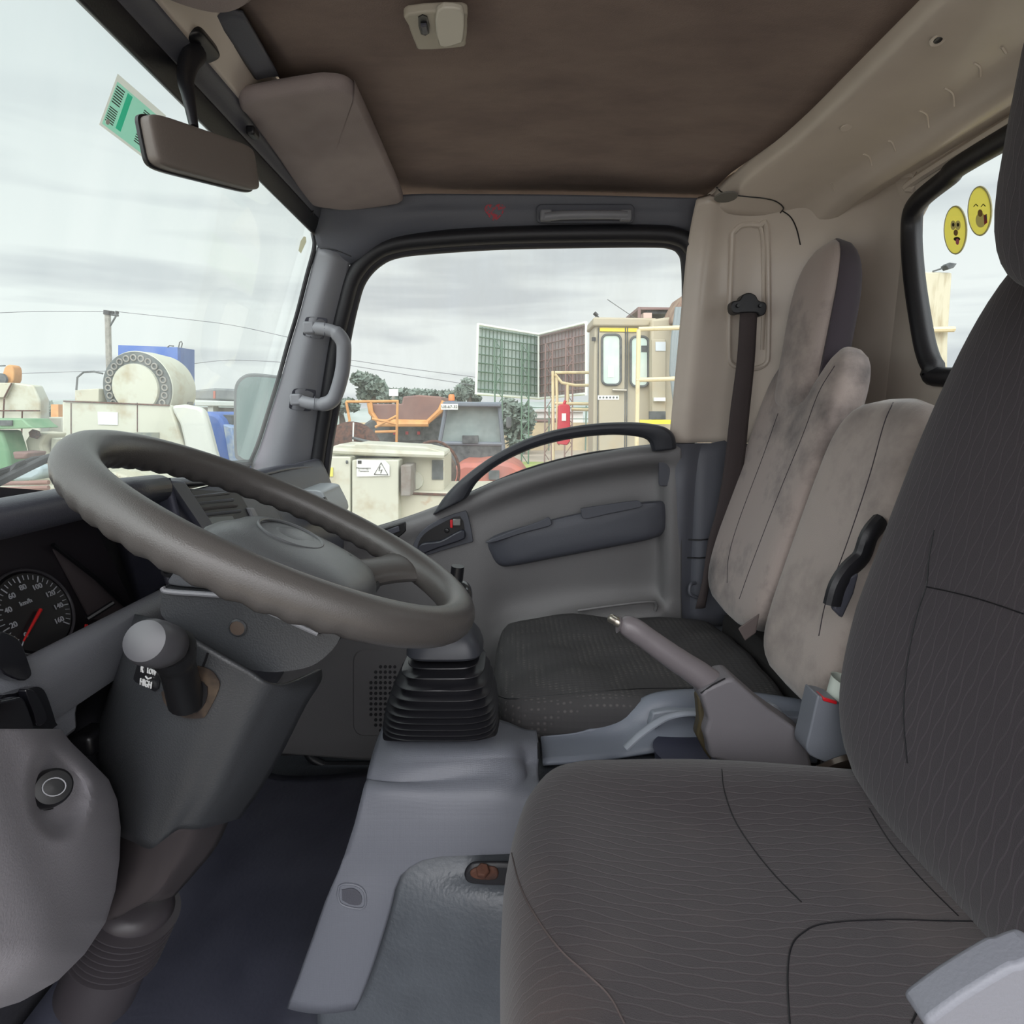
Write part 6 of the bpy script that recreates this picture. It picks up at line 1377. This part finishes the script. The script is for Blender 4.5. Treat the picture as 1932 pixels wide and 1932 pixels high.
part('hood', [(376, 778), (408, 782), (424, 806), (440, 860), (452, 905), (452, 1010), (400, 1010), (395, 870), (384, 810)], D, 1.2, blue, t, .05, sm=2)
part('grille', [(414, 782), (437, 784), (440, 830), (428, 812)], D+.2, .4, dgrey, t)
part('front_step', [(420, 800), (437, 806), (448, 870), (440, 900), (430, 860)], D-.02, .3, mat('worn_blue', (120, 146, 188), .7, var=1, vscale=6, var_col=(170, 180, 186)), t, .02)
foot(t, 395, 450, D+.1, 1.1, 1009, dgrey)
t = thing('flatbed_truck', Vector((-8, 17, 0)), 'grey flatbed and long load behind the blue box near the door mirror', 'truck'); D = 16
part('load', [(365, 736), (405, 732), (445, 734), (500, 738), (500, 757), (365, 754)], D, 2, mat('load_grey', (128, 132, 130), .8, var=1, vscale=2, var_col=(104, 108, 110)), t, .05)
part('stripe', R4(402, 738, 406, 752), D-.02, .03, redp, t); part('bed', [(365, 756), (500, 758), (500, 768), (365, 766)], D-.1, 2.2, mat('bed_pale', (178, 184, 178), .7), t, .03)
part('post', R4(392, 764, 402, 780), D, .3, mat('bed_pale', (178, 184, 178), .7), t); part('underframe', [(365, 768), (500, 770), (500, 800), (365, 800)], D+.3, 1.5, greyc, t)
foot(t, 340, 500, D+.4, 1.6, 799, dgrey)
# left edge machines
t = thing('white_crusher', Vector((-8.5, 9.6, 0)), 'cream box-bodied machine with rust-lined panels at the left edge', 'machine'); D = 9.2
part('body', [(-60, 722), (22, 722), (62, 727), (75, 755), (75, 830), (40, 1000), (-60, 1000)], D, .2, cream, t, .02)
part('chamfer', [(-60, 722), (22, 722), (8, 750), (-60, 752)], D-.05, .1, creamr, t, .01)
for p in (((8, 750), (22, 723)), ((8, 752), (6, 790)), ((-20, 775), (75, 775)), ((42, 775), (40, 850))): tub('rust_line', [(*q, D-.06) for q in p], .010, rust, t)
part('low_tank', R4(66, 787, 118, 828), D+.6, .8, mat('tank_grey_cream', (196, 196, 180), .7), t, .02)
foot(t, -50, 60, D+.1, 1.3, 999, dgrey)
t = thing('crane_hook', Vector((-10.5, 11.5, 0)), 'yellow crane hook block above the cream machine at the left edge', 'hook'); D = 11.4
part('plate', [(2, 712), (8, 694), (16, 688), (24, 692), (26, 706), (22, 724), (0, 722), (-10, 718)], D, .2, orange, t, .02, sm=2)
tub('cable', [(-60, 692, D), (10, 690, D)], .012, dgrey, t); obj('sheave', MB().lathe([(.10, 0), (.10, .05), (.01, .06)], Pt(5, 715, D-.05), (0, -1, 0), 20), dgrey, t)
tub('mast', [(10, 722, D+.2), (10, 960, D+.2)], .08, orange, t)
t = thing('green_machine', Vector((-5.9, 6.8, 0)), 'green machine hood and arm at the lower left edge', 'machine'); D = 6.8
part('hood', [(-60, 789), (42, 790), (52, 800), (64, 808), (-60, 812)], D, .4, green, t, .015)
part('arm', [(-60, 812), (2, 812), (14, 850), (20, 882), (14, 1000), (-60, 1000)], D+.05, .3, green, t, .03)
part('hood_grille', R4(-2, 793, 22, 803), D-.02, .03, dgrey, t)
foot(t, -60, 15, D+.1, .3, 999, dgrey)
t = thing('broken_casting', Vector((-5.6, 7.3, 0)), 'cream cast bracket with a rusty bolt head left of the steering wheel', 'casting'); D = 7.2
part('bracket', [(47, 832), (58, 815), (88, 818), (80, 832), (76, 842), (92, 880), (130, 912), (150, 1000), (50, 1000), (56, 870)], D, .35, creamr, t, .02)
part('upright', [(92, 900), (96, 826), (112, 828), (104, 838), (120, 900), (122, 1000), (92, 1000)], D+.1, .3, cream, t, .015)
obj('bolt_head', MB().lathe([(.055, 0), (.055, .05), (.01, .055)], Pt(68, 820, D-.02), (.2, -1, .3), 6), rust, t)
obj('pin_hole', MB().lathe([(.022, 0), (.001, .002)], Pt(84, 888, D-.004), (0, -1, 0), 14), dgrey, t)
obj('foot', MB().box(Vector((Pt(100, 990, D).x, D+.15, .3)), (.5, .3, .6)), dgrey, t)
t = thing('pipe_stack', Vector((-5.2, 6.3, 0)), 'rusty pipes and grey drums lying behind the dashboard at the lower left', 'pipes'); D = 5.9
for k, (y0, y1) in enumerate(((914, 910), (926, 920), (936, 934))): tub('pipe', [(-60, y0, D-.1-.1*k), (92, y1, D-.1-.1*k)], .022, bedr, t)
part('tank', [(20, 882), (76, 880), (78, 896), (60, 906), (20, 908)], D+.2, .4, mat('tank_blue_grey', (150, 164, 168), .6), t, .03)
part('clay_box', [(22, 852), (52, 854), (46, 866), (26, 867)], D+.8, .3, bedr, t, .02); part('orange_block', R4(96, 763, 110, 788), 15, .6, orange, t)
obj('rack', MB().box(Vector((Pt(20, 950, D).x, D+.2, Pt(20, 922, D).z/2)), (1.6, .3, Pt(20, 922, D).z)), creamr, t)
tree(88, 778, 18, 22, 24, 'dark bush behind the cream machine at the left', 7, 120)
# utility pole and wires
t = thing('utility_pole', Vector((-20, 30, 0)), 'concrete utility pole with a crossarm left of the blue box', 'pole'); D = 30
pt_ = Pt(203, 585, D); tub('pole', [(203, 586, D), (206, 700, D)], .13, greyc, t); tub('pole_base', [(206, 700, D), (208, 830, D)], .15, greyc, t)
tub('cap_sleeve', [(203, 586, D-.02), (203, 594, D-.02)], .17, black, t); tub('crossarm', [(196, 591, D), (223, 595, D)], .06, dgrey, t); tub('brace', [(219, 596, D), (206, 618, D)], .04, dgrey, t)
for x in (213, 221): tub('insulator', [(x, 587, D), (x, 592, D)], .08, black, t)
for i, (pts, lab) in enumerate((([(-80, 594), (60, 588), (203, 588)], 'overhead wire left of the utility pole'), ([(221, 588), (330, 600), (440, 614), (560, 640)], 'overhead wire right of the utility pole, sloping down to the pillar'), ([(-80, 708), (60, 704), (150, 701), (215, 700)], 'lower overhead wire behind the drum at the left'), ([(366, 686), (420, 680), (470, 680), (540, 684)], 'lower overhead wire right of the blue box'), ([(640, 676), (760, 694), (900, 712)], 'upper overhead wire in the door window'), ([(640, 686), (760, 706), (900, 728)], 'lower overhead wire in the door window'))):
    tag(obj('overhead_wire', MB().tube(spl([Pt(a, b, 30) for a, b in pts], 5), .016, 5), mat('wire_dark', (110, 112, 116), .7)), lab, 'wire', 'overhead wires')
# tower behind the rear window
t = thing('storage_tower', Vector((9.4, 12.5, 0)), 'pale tan tapering tower seen through the rear window', 'tower'); D = 11.5
part('body', [(1742, 512), (1797, 514), (1789, 640), (1784, 960), (1700, 960), (1745, 640)], D, 1.2, mat('tower_tan', (190, 184, 160), .8, var=1, vscale=3, var_col=(160, 148, 120), edge=(.5, .7), stretch=(2, 2, .4)), t, .03)
tub('lamp_arm', [(1760, 512, D), (1785, 504, D), (1798, 500, D)], .014, dgrey, t); part('flood_lamp', [(1785, 500), (1792, 495), (1806, 497), (1800, 505), (1790, 508)], D-.1, .15, dgrey, t, .01)
tub('handrail', [(1750, 622, D-.1), (1800, 621, D-.1)], .05, paleyel, t)
obj('leg', MB().box(Vector((Pt(1750, 960, D).x, D+.6, Pt(1750, 955, D).z/2)), (.9, 1.0, max(.2, Pt(1750, 955, D).z))), greyc, t)
